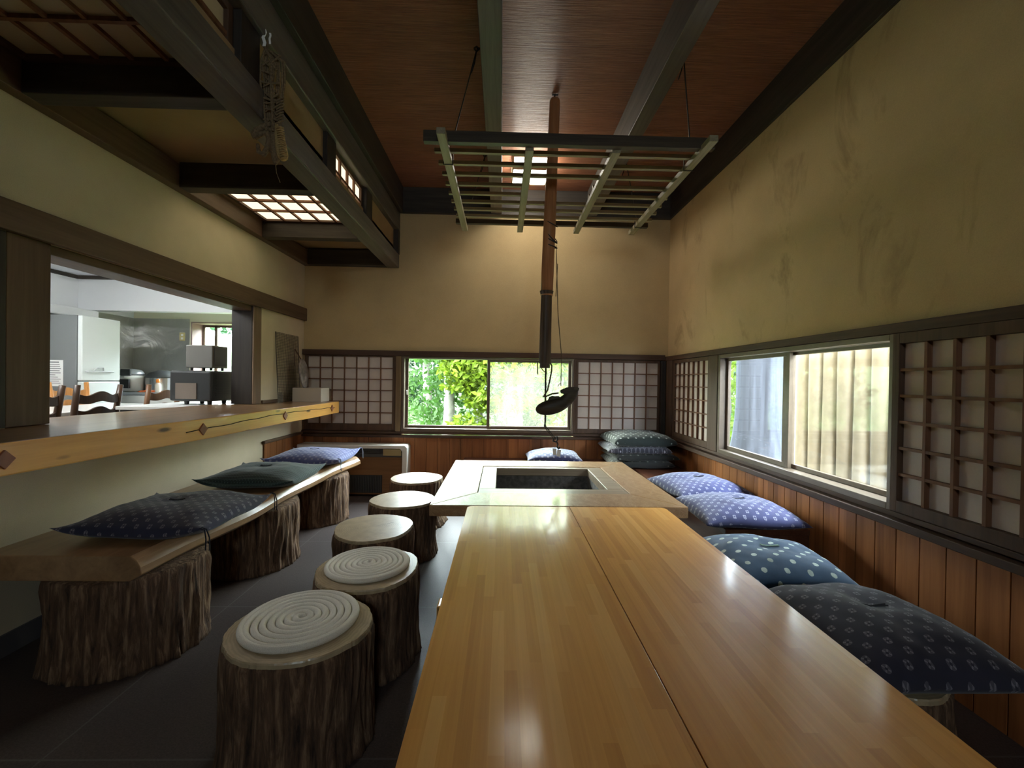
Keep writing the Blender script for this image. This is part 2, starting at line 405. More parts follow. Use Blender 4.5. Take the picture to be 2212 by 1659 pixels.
def burl():
    t = NT('burl_top'); f = t.noise(t.coord(scale=(5, 2.5, 5)), 1.6, 6, 0.6, 3.2)
    w = t.math('ADD', t.math('MULTIPLY', t.math('SINE', t.math('MULTIPLY', f, 70)), 0.5), 0.5)
    c = t.mix(t.math('MULTIPLY', w, 0.5), t.ramp(f, [(0.3, (0.36, 0.20, 0.092)), (0.7, (0.54, 0.36, 0.20))]), (0.23, 0.115, 0.048))
    t.base(c); t.p(Roughness=0.34, Coat_Weight=0.75, Coat_Roughness=0.12); return t.m
M['burl'] = burl()
M['hearth_frame'] = wood('worn_hearth_frame', (0.20, 0.145, 0.095), (0.37, 0.29, 0.205), 'x', 0.7, 0.4, coat=0.35)
M['ash'] = plain('hearth_lining', (0.085, 0.077, 0.07), 0.7, var=0.5, scale=30)

def floor_mat():
    t = NT('dark_tiles'); v = t.coord(loc=(0.33, 0.33, 0))
    b = t.new('ShaderNodeTexBrick'); t.link(v, b.inputs['Vector']); b.offset = 0.0
    b.inputs['Scale'].default_value = 1.0; b.inputs['Brick Width'].default_value = 1.0; b.inputs['Row Height'].default_value = 1.0
    b.inputs['Mortar Size'].default_value = 0.004; b.inputs['Color1'].default_value = (0.062, 0.043, 0.040, 1); b.inputs['Color2'].default_value = (0.070, 0.050, 0.046, 1)
    b.inputs['Mortar'].default_value = (0.14, 0.125, 0.12, 1)
    f = t.noise(t.coord(), 140, 3, 0.7)
    c = t.mix(0.5, b.outputs['Color'], t.ramp(f, [(0.35, (0.019, 0.014, 0.013)), (0.7, (0.094, 0.068, 0.062))]))
    t.base(c); t.p(Roughness=0.55); t.bump(f, 0.25, 0.003); return t.m
M['floor'] = floor_mat()
def reed():
    t = NT('reed_ceiling'); f = t.noise(t.coord(scale=(3.0, 90, 1)), 1.0, 5, 0.62, 0.35); g = t.noise(t.coord(scale=(1.2, 6, 1)), 1.0, 3)
    h = t.noise(t.coord(scale=(9, 220, 1)), 1.0, 2)
    c = t.ramp(t.math('ADD', t.math('MULTIPLY', f, 0.65), t.math('MULTIPLY', h, 0.35)), [(0.34, (0.10, 0.035, 0.017)), (0.52, (0.29, 0.113, 0.055)), (0.68, (0.50, 0.24, 0.135))])
    c = t.mix(0.35, c, t.ramp(g, [(0.3, (0.18, 0.066, 0.03)), (0.7, (0.37, 0.155, 0.078))]))
    t.base(c); t.p(Roughness=0.48); t.bump(f, 0.9, 0.02); return t.m
M['reed'] = reed()
def leafmat(name, c, tr=0.5):
    t = NT(name); f = t.noise(t.coord(), 3.5, 3); col = t.ramp(f, [(0.3, tuple(x * 0.6 for x in c)), (0.7, c)])
    t.base(col); t.p(Roughness=0.6, Specular_IOR_Level=0.2)
    tl = t.new('ShaderNodeBsdfTranslucent'); t.link(col, tl.inputs[0]); m = t.new('ShaderNodeMixShader'); m.inputs[0].default_value = tr
    t.link(t.b.outputs[0], m.inputs[1]); t.link(tl.outputs[0], m.inputs[2]); t.link(m.outputs[0], t.out.inputs['Surface']); return t.m
M['leaf_lime'] = leafmat('maple_leaves', (0.085, 0.135, 0.008))
M['leaf_green'] = leafmat('green_leaves', (0.034, 0.085, 0.014))
M['leaf_dark'] = leafmat('shade_leaves', (0.010, 0.034, 0.012))
M['birch'] = plain('pale_bark', (0.11, 0.105, 0.09), 0.9, var=0.4, scale=9)
M['ground'] = plain('forest_ground', (0.05, 0.085, 0.025), 0.95, var=0.5, scale=2)
M['fence'] = plain('weathered_pole', (0.118, 0.111, 0.103), 0.85, var=0.12, scale=12)
M['trunk_big'] = wood('big_trunk_bark', (0.001, 0.0012, 0.002), (0.026, 0.029, 0.037), 'z', 0.22, 0.9, bump=0.8)

# ---------------------------------------------------------------- room shell
LX, RX, BY, FY, CZ = -2.271, 1.922, 5.05, -3.4, 3.48
o = MB().box(LX - 0.2, RX + 0.15, FY - 0.15, BY + 0.15, -0.12, 0.0).build('floor', M['floor']); struct(o, 'dark grey speckled tile floor with thin pale joints', 'floor')
o = MB().box(LX - 0.2, RX + 0.15, FY - 0.15, BY + 0.15, CZ, CZ + 0.15).build('ceiling', M['reed']); struct(o, 'high ceiling lined with reddish brown reed matting', 'ceiling')
T = 0.15
w = MB(); w.box(LX, RX, BY, BY + T, 1.60, CZ); w.box(LX, RX, BY, BY + T, 0, 0.64)
w.box(LX, -1.15, BY, BY + T, 0.64, 1.60); w.box(0.835, RX, BY, BY + T, 0.64, 1.60)
struct(w.build('wall_back', M['plaster']), 'ochre plaster back wall above the forest-view window', 'wall')
w = MB(); w.box(RX, RX + T, FY, BY + T, 1.59, CZ); w.box(RX, RX + T, FY, BY + T, 0, 0.64)
w.box(RX, RX + T, 3.99, BY + T, 0.64, 1.59); w.box(RX, RX + 0.035, 3.785, 3.99, 0.64, 1.59); w.box(RX, RX + T, FY, 2.06, 0.64, 1.59)
struct(w.build('wall_right', M['plaster_stained']), 'stained ochre plaster wall above the side window', 'wall')
LT = 0.2
w = MB(); w.box(LX - LT, LX, FY, BY + T, 1.95, CZ); w.box(LX - LT, LX, FY, 2.05, 0, 1.95); w.box(LX - LT, LX, 2.05, 4.17, 0, 0.915); w.box(LX - LT, LX, 4.17, BY + T, 0, 1.95)
struct(w.build('wall_left', M['plaster_left']), 'pale plaster wall with the serving hatch to the kitchen', 'wall')
w = MB(); w.box(LX - LT, 0.1, FY - T, FY, 0, CZ); w.box(0.7, RX + T, FY - T, FY, 0, CZ); w.box(0.1, 0.7, FY - T, FY, 0, 2.4); w.box(0.1, 0.7, FY - T, FY, 2.9, CZ)
struct(w.build('wall_front', M['plaster']), 'ochre plaster wall at the near end of the room', 'wall')

NTR = [0]
def trim(mb, m, label, cat='beam', bevel=0.004):
    NTR[0] += 1
    return struct(mb.build('trim_%d' % NTR[0], m, bevel=bevel), label, cat)
# ring beam under the high ceiling and the two beams crossing it
trim(MB().box(-1.17, RX, BY - 0.05, BY - 0.001, 3.19, CZ - 0.001), M['dark_x'], 'black beam along the top of the back wall')
trim(MB().box(RX - 0.025, RX - 0.001, FY, BY - 0.05, 3.19, CZ - 0.001), M['dark_y'], 'black beam along the top of the right wall')
trim(MB().box(-0.157, -0.033, FY, BY - 0.05, 3.20, CZ - 0.001), M['grey_y'], 'grey ceiling beam left of the hanging pole')
trim(MB().box(0.942, 1.052, FY, BY - 0.05, 3.20, CZ - 0.001), M['grey_y'], 'grey ceiling beam right of the hanging pole')
# dropped bay along the left wall
SX = -1.2
trim(MB().box(SX - 0.135, SX, FY, BY - 0.002, 2.567, 2.72), M['grey_y'], 'long grey lower beam edging the dropped ceiling', bevel=0.008)
trim(MB().box(SX - 0.12, SX + 0.005, FY, BY - 0.002, 2.985, 3.19), M['grey_y'], 'long dark upper beam over the paper transoms', bevel=0.008)
trim(MB().box(SX - 0.12, SX + 0.045, FY, BY - 0.002, 3.192, CZ - 0.001), M['dark_y'], 'black beam against the high ceiling above the transoms')
trim(MB().box(LX + 0.001, LX + 0.07, FY, BY - 0.002, 2.57, 2.73), M['brown_y'], 'brown ledger along the top of the left wall')
for (y0, y1, lab) in ((1.03, 1.12, 'dark cross beam nearest the camera in the dropped ceiling'), (2.04, 2.135, 'dark cross beam between the unlit paper panel and the plain bay'),
                      (3.01, 3.105, 'dark cross beam before the lit ceiling panel'), (4.03, 4.12, 'dark cross beam beyond the lit ceiling panel'), (4.955, 5.046, 'dark cross beam against the back wall in the dropped ceiling')):
    trim(MB().box(LX + 0.071, SX - 0.136, y0, y1, 2.57, 2.74), M['dark_x'], lab)
for (y0, y1, lab) in ((2.045, 2.20, 'short dark post behind the hanging straw sandals'), (3.03, 3.19, 'short dark post before the lit transom'), (3.90, 4.07, 'short dark post beyond the lit transom')):
    trim(MB().box(SX - 0.115, SX - 0.02, y0, y1, 2.721, 2.984), M['dark_z'], lab, 'post')
trim(MB().box(SX - 0.10, SX + 0.004, 4.965, BY - 0.001, 2.721, 2.984), M['dark_z'], 'short dark post ending the transoms at the back wall', 'post')
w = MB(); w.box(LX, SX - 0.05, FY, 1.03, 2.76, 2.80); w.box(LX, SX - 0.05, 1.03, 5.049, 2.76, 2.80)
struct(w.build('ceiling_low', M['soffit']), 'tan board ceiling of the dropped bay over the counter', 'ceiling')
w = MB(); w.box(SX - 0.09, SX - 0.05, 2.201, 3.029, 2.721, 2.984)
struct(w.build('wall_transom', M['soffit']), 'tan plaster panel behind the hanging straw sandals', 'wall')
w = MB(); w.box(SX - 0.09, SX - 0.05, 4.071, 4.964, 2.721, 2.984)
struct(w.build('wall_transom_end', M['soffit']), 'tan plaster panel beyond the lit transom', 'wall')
# left wall woodwork
trim(MB().box(LX + 0.001, LX + 0.035, FY, BY - 0.002, 1.945, 2.085), M['brown_y'], 'long brown lintel board over the serving hatch', 'lintel')
trim(MB().box(LX - LT, LX, 2.05, 2.25, 1.047, 1.948), M['brown_z'], 'broad brown post on the near side of the serving hatch', 'post')
trim(MB().box(LX - 0.001, LX + 0.006, 1.2, 2.048, 1.047, 1.944), M['dark_z'], 'black panel at the left edge before the brown post', 'post')  # black sheet filling the left edge beside the near post
trim(MB().box(LX - 0.014, LX, 4.044, 4.166, 1.047, 1.946), wood('pale_post_face', (0.13, 0.085, 0.055), (0.27, 0.185, 0.125), 'z', 0.6), 'pale brown room-side face of the far post of the serving hatch', 'post')  # thin paler layer as the room-side face of the dark far post
trim(MB().box(LX - LT, LX - 0.0145, 4.042, 4.168, 1.047, 1.948), M['dark_z'], 'dark post on the far side of the serving hatch', 'post')
trim(MB().box(LX - LT - 0.002, LX - 0.02, 2.252, 4.04, 1.90, 1.948), M['brown_y'], 'grooved head board of the serving hatch', 'lintel')
trim(MB().box(LX + 0.001, LX + 0.02, 4.17, 4.45, 1.047, 1.078), M['brown_y'], 'thin brown strip where the counter meets the wall', 'trim')
w = MB().box(LX + 0.001, LX + 0.014, FY, 4.205, 0.0, 0.10)
struct(w.build('baseboard_left', plain('grey_vinyl', (0.11, 0.10, 0.105), 0.6)), 'grey baseboard under the left bench', 'baseboard')
# wainscots of vertical boards
def boards(axis, a0, a1, pitch, fixed0, fixed1, z0, z1):
    m = MB(); n = int(round((a1 - a0) / pitch + 0.499)); a = a1
    while a > a0 + 0.01:
        b = max(a - pitch, a0)
        if axis == 'x': m.box(b + 0.0022, a - 0.0022, fixed0, fixed1, z0, z1)
        else: m.box(fixed0, fixed1, b + 0.0022, a - 0.0022, z0, z1)
        a = b
    if axis == 'x': m.box(a0, a1, fixed1 - 0.003, fixed1, z0, z1)
    else: m.box(fixed0 if fixed0 > 0 else fixed0, fixed0 + 0.002, a0, a1, z0, z1) if fixed0 < 0 else m.box(fixed1 - 0.002, fixed1, a0, a1, z0, z1)
    return m
trim(boards('x', LX + 0.02, RX - 0.02, 0.1315, BY - 0.014, BY - 0.001, 0.0, 0.635), M['wains_x'], 'orange brown board wainscot under the back window', 'wainscot', 0.0015)
trim(boards('y', FY, BY - 0.015, 0.119, RX - 0.014, RX - 0.001, 0.0, 0.635), M['wains_y'], 'orange brown board wainscot under the side window', 'wainscot', 0.0015)
trim(boards('y', 4.216, BY - 0.015, 0.119, LX + 0.001, LX + 0.014, 0.0, 0.66), M['wains_y'], 'short orange board wainscot beside the heater', 'wainscot', 0.0015)
trim(MB().box(LX + 0.001, LX + 0.032, 4.19, BY - 0.06, 0.66, 0.69), M['brown_y'], 'brown cap rail with rounded end on the short wainscot', 'trim', 0.008)
# window band rails
trim(MB().box(LX + 0.001, RX - 0.046, BY - 0.045, BY - 0.001, 1.56, 1.622), M['frame_x'], 'dark head rail over the back window and paper screens', 'rail')
m = MB(); m.box(LX + 0.001, RX - 0.06, BY - 0.05, BY - 0.001, 0.672, 0.70); m.box(LX + 0.001, RX - 0.07, BY - 0.07, BY - 0.001, 0.635, 0.665)
trim(m, M['frame_x'], 'stepped dark sill under the back window', 'sill')
trim(MB().box(RX - 0.045, RX - 0.001, FY, BY - 0.002, 1.555, 1.605), M['frame_y'], 'dark head rail over the side window and paper screens', 'rail')
m = MB(); m.box(RX - 0.05, RX - 0.001, FY, BY - 0.08, 0.68, 0.705); m.box(RX - 0.075, RX - 0.001, FY, BY - 0.08, 0.635, 0.672)
trim(m, M['frame_y'], 'stepped dark sill under the side window', 'sill')
trim(MB().box(RX - 0.095, RX - 0.046, BY - 0.075, BY - 0.001, 0.702, 1.555), M['dark_z'], 'dark corner post between the two window bands', 'post')
trim(MB().box(RX - 0.045, RX - 0.001, 4.803, BY - 0.077, 0.707, 1.553), M['frame_z'], 'dark board between the corner post and the narrow-looking paper screen', 'post')
trim(MB().box(-1.212, -1.15, BY - 0.05, BY - 0.001, 0.702, 1.558), wood('pale_post', (0.13, 0.085, 0.045), (0.26, 0.18, 0.10), 'z', 0.8), 'pale worn post left of the back window', 'post')
trim(MB().box(0.822, 0.848, BY - 0.05, BY - 0.001, 0.702, 1.558), M['frame_z'], 'thin dark post right of the back window', 'post')
trim(MB().box(RX - 0.05, RX - 0.001, 3.77, 3.93, 0.706, 1.553), M['frame_z'], 'dark post beyond the side window', 'post')

# ---------------------------------------------------------------- shoji screens
def shoji(name, loc, rot, w, h, cols, rows, st, rt, rb, label, cat, pm, kum=0.011, depth=0.03, group=None, tilt=None, sl=None):
    """local: x 0..w, z 0..h, room side is -y"""
    t = thing(name, loc, label, cat, group, rot)
    if tilt: t.rotation_euler = tilt
    l = st if sl is None else sl
    f = MB(); f.box(0, l, -depth, 0, 0, h); f.box(w - st, w, -depth, 0, 0, h); f.box(l, w - st, -depth, 0, 0, rb); f.box(l, w - st, -depth, 0, h - rt, h)
    f.build('frame', M['frame_z'], t, 0.002, local=True)
    k = MB(); W_, H_ = w - st - l, h - rt - rb
    for i in range(1, cols): x = l + W_ * i / cols; k.box(x - kum / 2, x + kum / 2, -depth * 0.86, -0.008, rb, h - rt)
    for j in range(1, rows): z = rb + H_ * j / rows; k.box(l, w - st, -depth * 0.82, -0.008, z - kum / 2, z + kum / 2)
    k.build('lattice', M['kumiko'], t, local=True)
    p = MB().box(l - 0.004, w - st + 0.004, -0.008, -0.005, rb - 0.004, h - rt + 0.004); p.build('paper', pm, t, local=True)
    return t
ZB = 0.706
shoji('paper_screen', (-2.245, BY - 0.006, ZB), 0, 1.03, 0.85, 7, 6, 0.037, 0.012, 0.077, 'white paper screen of seven by six squares left of the back window, behind the carton', 'screen', M['shoji'])
shoji('paper_screen', (0.85, BY - 0.006, ZB), 0, 0.972, 0.85, 7, 6, 0.024, 0.03, 0.05, 'white paper screen on the back wall above the stacked cushions', 'screen', M['shoji'])
shoji('paper_screen', (RX - 0.006, 4.80, ZB + 0.001), -PI / 2, 0.865, 0.846, 7, 6, 0.045, 0.036, 0.058, 'narrow-looking paper screen on the right wall between corner post and side window', 'screen', M['shoji'])
shoji('paper_screen', (RX - 0.008, 2.065, ZB + 0.001), -PI / 2, 0.94, 0.847, 7, 6, 0.035, 0.05, 0.055, 'large near paper screen right of the side window', 'screen', M['shoji'], kum=0.0135, depth=0.038)
# transoms in the dropped bay and its two paper ceiling panels
shoji('transom_screen', (SX - 0.085, 3.195, 2.7215), PI / 2, 0.70, 0.262, 4, 2, 0.032, 0.03, 0.006, 'lit four-column paper transom glowing above the lower beam', 'transom', M['shoji_lit'], 0.02, 0.03)
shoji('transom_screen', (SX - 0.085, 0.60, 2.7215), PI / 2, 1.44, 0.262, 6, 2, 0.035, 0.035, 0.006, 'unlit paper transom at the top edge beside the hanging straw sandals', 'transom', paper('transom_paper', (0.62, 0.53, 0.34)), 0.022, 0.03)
def ceil_panel(y0, y1, pm, label, name):
    t = thing(name, (LX + 0.10, y0, 2.705), label, 'light panel' if 'lit' in label.split()[0:2] else 'ceiling panel')
    w_, d_ = (SX - 0.14) - (LX + 0.10), y1 - y0
    f = MB(); f.box(0, 0.03, 0, d_, 0, 0.025); f.box(w_ - 0.03, w_, 0, d_, 0, 0.025); f.box(0.03, w_ - 0.03, 0, 0.03, 0, 0.025); f.box(0.03, w_ - 0.03, d_ - 0.03, d_, 0, 0.025)
    f.build('frame', M['frame_x'], t, local=True)
    k = MB()
    for i in range(1, 5): x = 0.03 + (w_ - 0.06) * i / 5; k.box(x - 0.009, x + 0.009, 0.03, d_ - 0.03, 0.002, 0.018)
    for j in range(1, 4): y = 0.03 + (d_ - 0.06) * j / 4; k.box(0.03, w_ - 0.03, y - 0.009, y + 0.009, 0.0, 0.018)
    k.build('lattice', M['kumiko'], t, local=True)
    MB().box(0.026, w_ - 0.026, 0.026, d_ - 0.026, 0.018, 0.021).build('paper', pm, t, local=True)
ceil_panel(3.108, 4.027, M['shoji_lit'], 'lit paper ceiling panel with dark lattice over the counter', 'ceiling_light_panel')
ceil_panel(1.123, 2.037, M['shoji_ceil'], 'unlit brownish paper ceiling panel at the upper left', 'ceiling_paper_panel')

# ---------------------------------------------------------------- windows
def sash(mb, axis, a0, a1, b0, b1, z0, z1, s=0.026):
    def bx(p0, p1, q0, q1):
        if axis == 'x': mb.box(p0, p1, b0, b1, q0, q1)
        else: mb.box(b0, b1, p0, p1, q0, q1)
    bx(a0, a0 + s, z0, z1); bx(a1 - s, a1, z0, z1); bx(a0 + s, a1 - s, z0, z0 + s); bx(a0 + s, a1 - s, z1 - s, z1)
t = thing('window_1', (-0.155, BY, 0.70), 'wide sliding back window looking onto green woods', 'window', kind='structure')
f = MB(); y0, y1 = BY - 0.04, BY + 0.10
f.box(-1.148, -1.118, y0, y1, 0.70, 1.558); f.box(0.798, 0.822, y0, y1, 0.70, 1.558); f.box(-1.118, 0.798, y0, y1, 0.70, 0.738); f.box(-1.118, 0.798, y0, y1, 1.535, 1.558)
f.build('window_frame', M['alu'], t, 0.003)
s = MB(); sash(s, 'x', -1.118, -0.145, BY + 0.045, BY + 0.07, 0.738, 1.565, 0.03); s.build('sash', M['alu'], t, 0.002)
s = MB(); sash(s, 'x', -0.175, 0.798, BY + 0.01, BY + 0.035, 0.738, 1.545, 0.034); s.build('sash', M['alu'], t, 0.002)
MB().box(-1.09, -0.175, BY + 0.055, BY + 0.059, 0.766, 1.537).build('pane', M['glass'], t)
MB().box(-0.142, 0.765, BY + 0.02, BY + 0.024, 0.77, 1.513).build('pane', M['glass_haze'], t)['label'] = 'hazy right pane'
m = MB(); m.tube([(-1.10, BY + 0.035, 1.12), (-1.10, BY + 0.02, 1.13), (-1.10, BY + 0.02, 1.16), (-1.10, BY + 0.035, 1.17)], 0.006); m.build('latch', M['white'], t)
t = thing('fill_window', (0.5, FY, 2.4), 'added high window in the unseen near wall, letting in fill daylight', 'window', kind='structure')  # window added behind the camera to fill camera-facing surfaces with daylight
q = MB(); sash(q, 'x', 0.1, 0.42, FY - 0.10, FY - 0.07, 2.4, 2.9, 0.03); q.build('sash', M['alu'], t); q = MB(); sash(q, 'x', 0.38, 0.7, FY - 0.065, FY - 0.035, 2.4, 2.9, 0.03); q.build('sash', M['alu'], t)
MB().box(0.13, 0.39, FY - 0.087, FY - 0.083, 2.43, 2.87).build('pane', M['glass'], t); MB().box(0.41, 0.67, FY - 0.052, FY - 0.048, 2.43, 2.87).build('pane', M['glass'], t)
t = thing('window_2', (RX, 2.92, 0.70), 'sliding side window with a tree trunk and pole fence outside', 'window', kind='structure')
f = MB(); x0, x1 = RX - 0.045, RX + 0.10
f.box(x0, x1, 2.062, 2.085, 0.70, 1.553); f.box(x0, RX + 0.04, 3.735, 3.768, 0.70, 1.553); f.box(x0, x1, 2.085, 3.735, 0.70, 0.738); f.box(x0, x1, 2.085, 3.735, 1.522, 1.553)
f.build('window_frame', M['alu'], t, 0.003)
s = MB(); sash(s, 'y', 2.905, 3.735, RX + 0.01, RX + 0.035, 0.738, 1.53, 0.034); s.box(RX + 0.012, RX + 0.033, 2.939, 2.975, 0.772, 1.496); s.build('sash', M['alu'], t, 0.002)
s = MB(); sash(s, 'y', 2.085, 2.955, RX + 0.045, RX + 0.07, 0.738, 1.53, 0.028); s.build('sash', M['alu'], t, 0.002)
MB().box(RX + 0.02, RX + 0.024, 2.974, 3.702, 0.77, 1.498).build('pane', M['glass_dirty'], t)['label'] = 'dirty far pane with bluish haze'
MB().box(RX + 0.055, RX + 0.059, 2.112, 2.928, 0.765, 1.504).build('pane', M['glass'], t)

# ---------------------------------------------------------------- logs
def log(name, x, y, r, h, label, cat, seed, rx=1.0, ry=1.0, flare=0.06, taper=0.0, group=None, parent=None, z0=0.0, chamfer=0.012, disc=True):
    if parent is None: t = thing(name, (x, y, z0), label, cat, group)
    else: t = parent
    n, nz = 200, 26
    def rad(a, zz):
        v = Vector((math.cos(a) * 1.3 + seed * 7.1, math.sin(a) * 1.3, seed * 3.3))
        q = 1 + 0.07 * noise.noise(v)
        k = Vector((math.cos(a) * 9 + seed, math.sin(a) * 9 - seed, zz * 3.0))
        rd = abs(noise.noise(k)) * 2
        k2 = Vector((math.cos(a) * 22 + seed, math.sin(a) * 22, zz * 7.0 + seed))
        e_ = 0.25 + 0.75 * min(1.0, max(0.0, (h - zz) / 0.05))
        q += e_ * (0.05 * (rd - 0.5) + 0.022 * noise.noise(k2) + 0.012 * noise.noise(k2 * 2.3))
        fl = flare * max(0, 1 - zz / 0.14) ** 2 * (1 + 0.8 * noise.noise(Vector((math.cos(a) * 2.2, math.sin(a) * 2.2, seed))))
        return r * (q + fl - taper * zz / h)
    ox, oy, oz = (0, 0, 0) if parent is None else (x - parent.location.x, y - parent.location.y, z0 - parent.location.z)
    def P(i, j):
        a = 2 * PI * i / n; zz = h * j / (nz - 1); q = rad(a, zz)
        if j == nz - 1: q = q - 0.005
        return (ox + q * rx * math.cos(a), oy + q * ry * math.sin(a), oz + zz)
    b = MB(); b.grid(P, n, nz, True)
    b.f.append(tuple(reversed(range(n)))); b.mi.append(0)
    if parent is not None: b.f.append(tuple(range((nz - 1) * n, nz * n))); b.mi.append(0)
    bk = b.build('bark' if parent is None else 'log_leg', M['bark'], t, local=True, smooth=True)
    if parent is None:
        d = MB(); prof = [(1.0, 0.0), (0.996, 0.012), (0.985, 0.017)]
        def Q(i, j):
            a = 2 * PI * i / n; q = (rad(a, h) - 0.004) * prof[j][0]; return (q * rx * math.cos(a), q * ry * math.sin(a), h - 0.001 + prof[j][1])
        d.grid(Q, n, len(prof), True); d.f.append(tuple(range((len(prof) - 1) * n, len(prof) * n))); d.mi.append(0)
        d.build('cut_top', M['cut'], t, local=True)
    return t
G = 'log stools along the left of the tables'
log('log_stool', -0.71, 1.59, 0.236, 0.392, 'nearest log stool, carrying the larger white coil mat', 'stool', 1, 1.03, 0.96, 0.05, -0.02, G)
log('log_stool', -0.625, 2.075, 0.242, 0.392, 'second nearest log stool, carrying the smaller white coil mat', 'stool', 2, 1.0, 1.0, 0.05, 0, G)
log('log_stool', -0.775, 2.70, 0.235, 0.375, 'bare log stool just behind the two with coil mats', 'stool', 3, 1.0, 1.08, 0.06, 0, G)
log('log_stool', -0.735, 3.29, 0.243, 0.388, 'bare pale-topped log stool touching the corner of the hearth table', 'stool', 4, 1.0, 0.95, 0.10, 0, G)
log('log_stool', -0.765, 4.0, 0.232, 0.388, 'farthest log stool with a bright top in front of the heater', 'stool', 5, 1.0, 1.03, 0.22, 0, G)
log('log_stool', 1.27, 2.07, 0.225, 0.36, 'dark log stool under the teal dotted cushion', 'stool', 6, group='log stools under cushions')
log('log_stool', 1.27, 1.48, 0.225, 0.36, 'dark log stool under the large near indigo cushion', 'stool', 7, group='log stools under cushions')

# left plank bench on three logs
t = thing('plank_bench', (-1.82, 3.16, 0), 'thick live-edge plank bench on three bark logs under the counter', 'bench')
def slab_section(y):
    k = (y - 1.9) / 2.5
    xf = -1.545 + 0.10 * k + 0.016 * math.sin(y * 3.1) + 0.01 * math.sin(y * 7.3 + 1)
    xb = -2.20 + 0.02 * math.sin(y * 2)
    zb, zt = 0.414, 0.52 + 0.004 * math.sin(y * 4)
    return [(xb, zb), (xf - 0.035, zb), (xf + 0.012, zb + 0.03), (xf + 0.008, zb + 0.06), (xf - 0.012, zt - 0.018), (xf - 0.035, zt), (xb, zt)]
b = MB(); NS = 40; secs = [slab_section(1.9 + 2.52 * i / (NS - 1)) for i in range(NS)]; q = len(secs[0])
b.grid(lambda i, j: (secs[j][i][0], 1.9 + 2.52 * j / (NS - 1), secs[j][i][1]), q, NS, True)
b.f.append(tuple(reversed(range(q)))); b.mi.append(0); b.f.append(tuple((NS - 1) * q + i for i in range(q))); b.mi.append(0)
b.build('seat_plank', M['bench_slab'], t, 0.004)
for (x, y, s) in ((-1.77, 2.16, 11), (-1.76, 3.12, 12), (-1.74, 4.06, 13)):
    log('', x, y, 0.31, 0.413, '', '', s, 1.0, 0.96, 0.04, parent=t)

# ---------------------------------------------------------------- counter
t = thing('counter', (-2.1, 2.8, 0.92), 'long honey pine serving counter with diamond pegs along its edge', 'counter')
fr = []
for i in range(24):
    y = 0.3 + 4.52 * i / 23
    fr.append((-1.905 + 0.13 * min(1, (y - 0.3) / 2.2) ** 0.8 + 0.006 * math.sin(y * 5), y))
outl = [(-2.269, 0.3)] + fr + [(-1.80, 4.87), (-2.269, 4.89), (-2.269, 4.171), (-2.62, 4.171), (-2.62, 2.049), (-2.269, 2.049)]
o = MB().prism(outl, 'z', 0.921, 1.045).build('countertop', [M['pine'], wood('aged_pine_top', (0.20, 0.10, 0.04), (0.38, 0.21, 0.09), 'y', 0.5, 0.35, coat=0.7, coat_rough=0.16)], t, 0.006)  # darker top: age, plus the dark ceiling's reflection put into the colour
for p in o.data.polygons:
    if p.normal.z > 0.9: p.material_index = 1
def fx(y): return -1.905 + 0.13 * min(1, (y - 0.3) / 2.2) ** 0.8 + 0.006 * math.sin(y * 5)
for y in (0.63, 1.633, 2.633, 3.63, 4.62):
    x = fx(y); p = MB(); p.prism([(y - 0.036, 0.983), (y, 0.947), (y + 0.036, 0.983), (y, 1.019)], 'x', x - 0.02, x + 0.007)
    p.build('diamond_peg', M['peg'], t, 0.002)
ck = MB(); 
pts = [(fx(y) + 0.0015, y, 0.992 + 0.012 * math.sin(y * 2.1) + 0.003 * math.sin(y * 17)) for y in [2.5 + 0.1 * i for i in range(23)]]
ck.tube(pts, 0.0028, 6); ck.build('split_line', plain('dark_split', (0.03, 0.015, 0.008), 0.9), t)

# ---------------------------------------------------------------- tables
t = thing('hearth_table', (0.358, 3.36, 0), 'square low table with a sunken hearth in its middle', 'table')
X0, X1, Y0, Y1 = -0.425, 1.14, 2.618, 4.10; a0, a1, c0, c1 = -0.155, 0.872, 2.92, 3.83
zt, zb = 0.55, 0.482
for k, poly in enumerate(([(X0, Y0), (X1, Y0), (a1, c0), (a0, c0)], [(X1, Y0), (X1, Y1), (a1, c1), (a1, c0)], [(X1, Y1), (X0, Y1), (a0, c1), (a1, c1)], [(X0, Y1), (X0, Y0), (a0, c0), (a0, c1)])):
    cx = sum(p[0] for p in poly) / 4; cy = sum(p[1] for p in poly) / 4
    poly = [(p[0] + (cx - p[0]) * 0.0015, p[1] + (cy - p[1]) * 0.0015) for p in poly]
    MB().prism(poly, 'z', zb, zt).build('top_board', M['burl'], t, 0.004)
h0, h1, d0, d1 = -0.035, 0.748, 3.052, 3.765
f = MB(); g = 0.004
f.box(a0 + g, a1 - g, c0 + g, d0, zb, zt - 0.004); f.box(a0 + g, a1 - g, d1, c1 - g, zb, zt - 0.004); f.box(a0 + g, h0, d0, d1, zb, zt - 0.004); f.box(h1, a1 - g, d0, d1, zb, zt - 0.004)
f.build('hearth_frame', M['hearth_frame'], t, 0.004)
f = MB(); e = 0.02; zp = 0.20
f.box(h0 - e, h0, d0 - e, d1 + e, zp, zb - 0.001); f.box(h1, h1 + e, d0 - e, d1 + e, zp, zb - 0.001); f.box(h0, h1, d0 - e, d0, zp, zb - 0.001); f.box(h0, h1, d1, d1 + e, zp, zb - 0.001); f.box(h0 - e, h1 + e, d0 - e, d1 + e, zp - 0.02, zp)
f.build('hearth_pit', M['ash'], t)
f = MB()
def A(i, j):
    x = h0 + (h1 - h0) * i / 30; y = d0 + (d1 - d0) * j / 30
    return (x, y, 0.285 + 0.03 * noise.noise(Vector((x * 6, y * 6, 1))) + 0.01 * noise.noise(Vector((x * 25, y * 25, 4))))
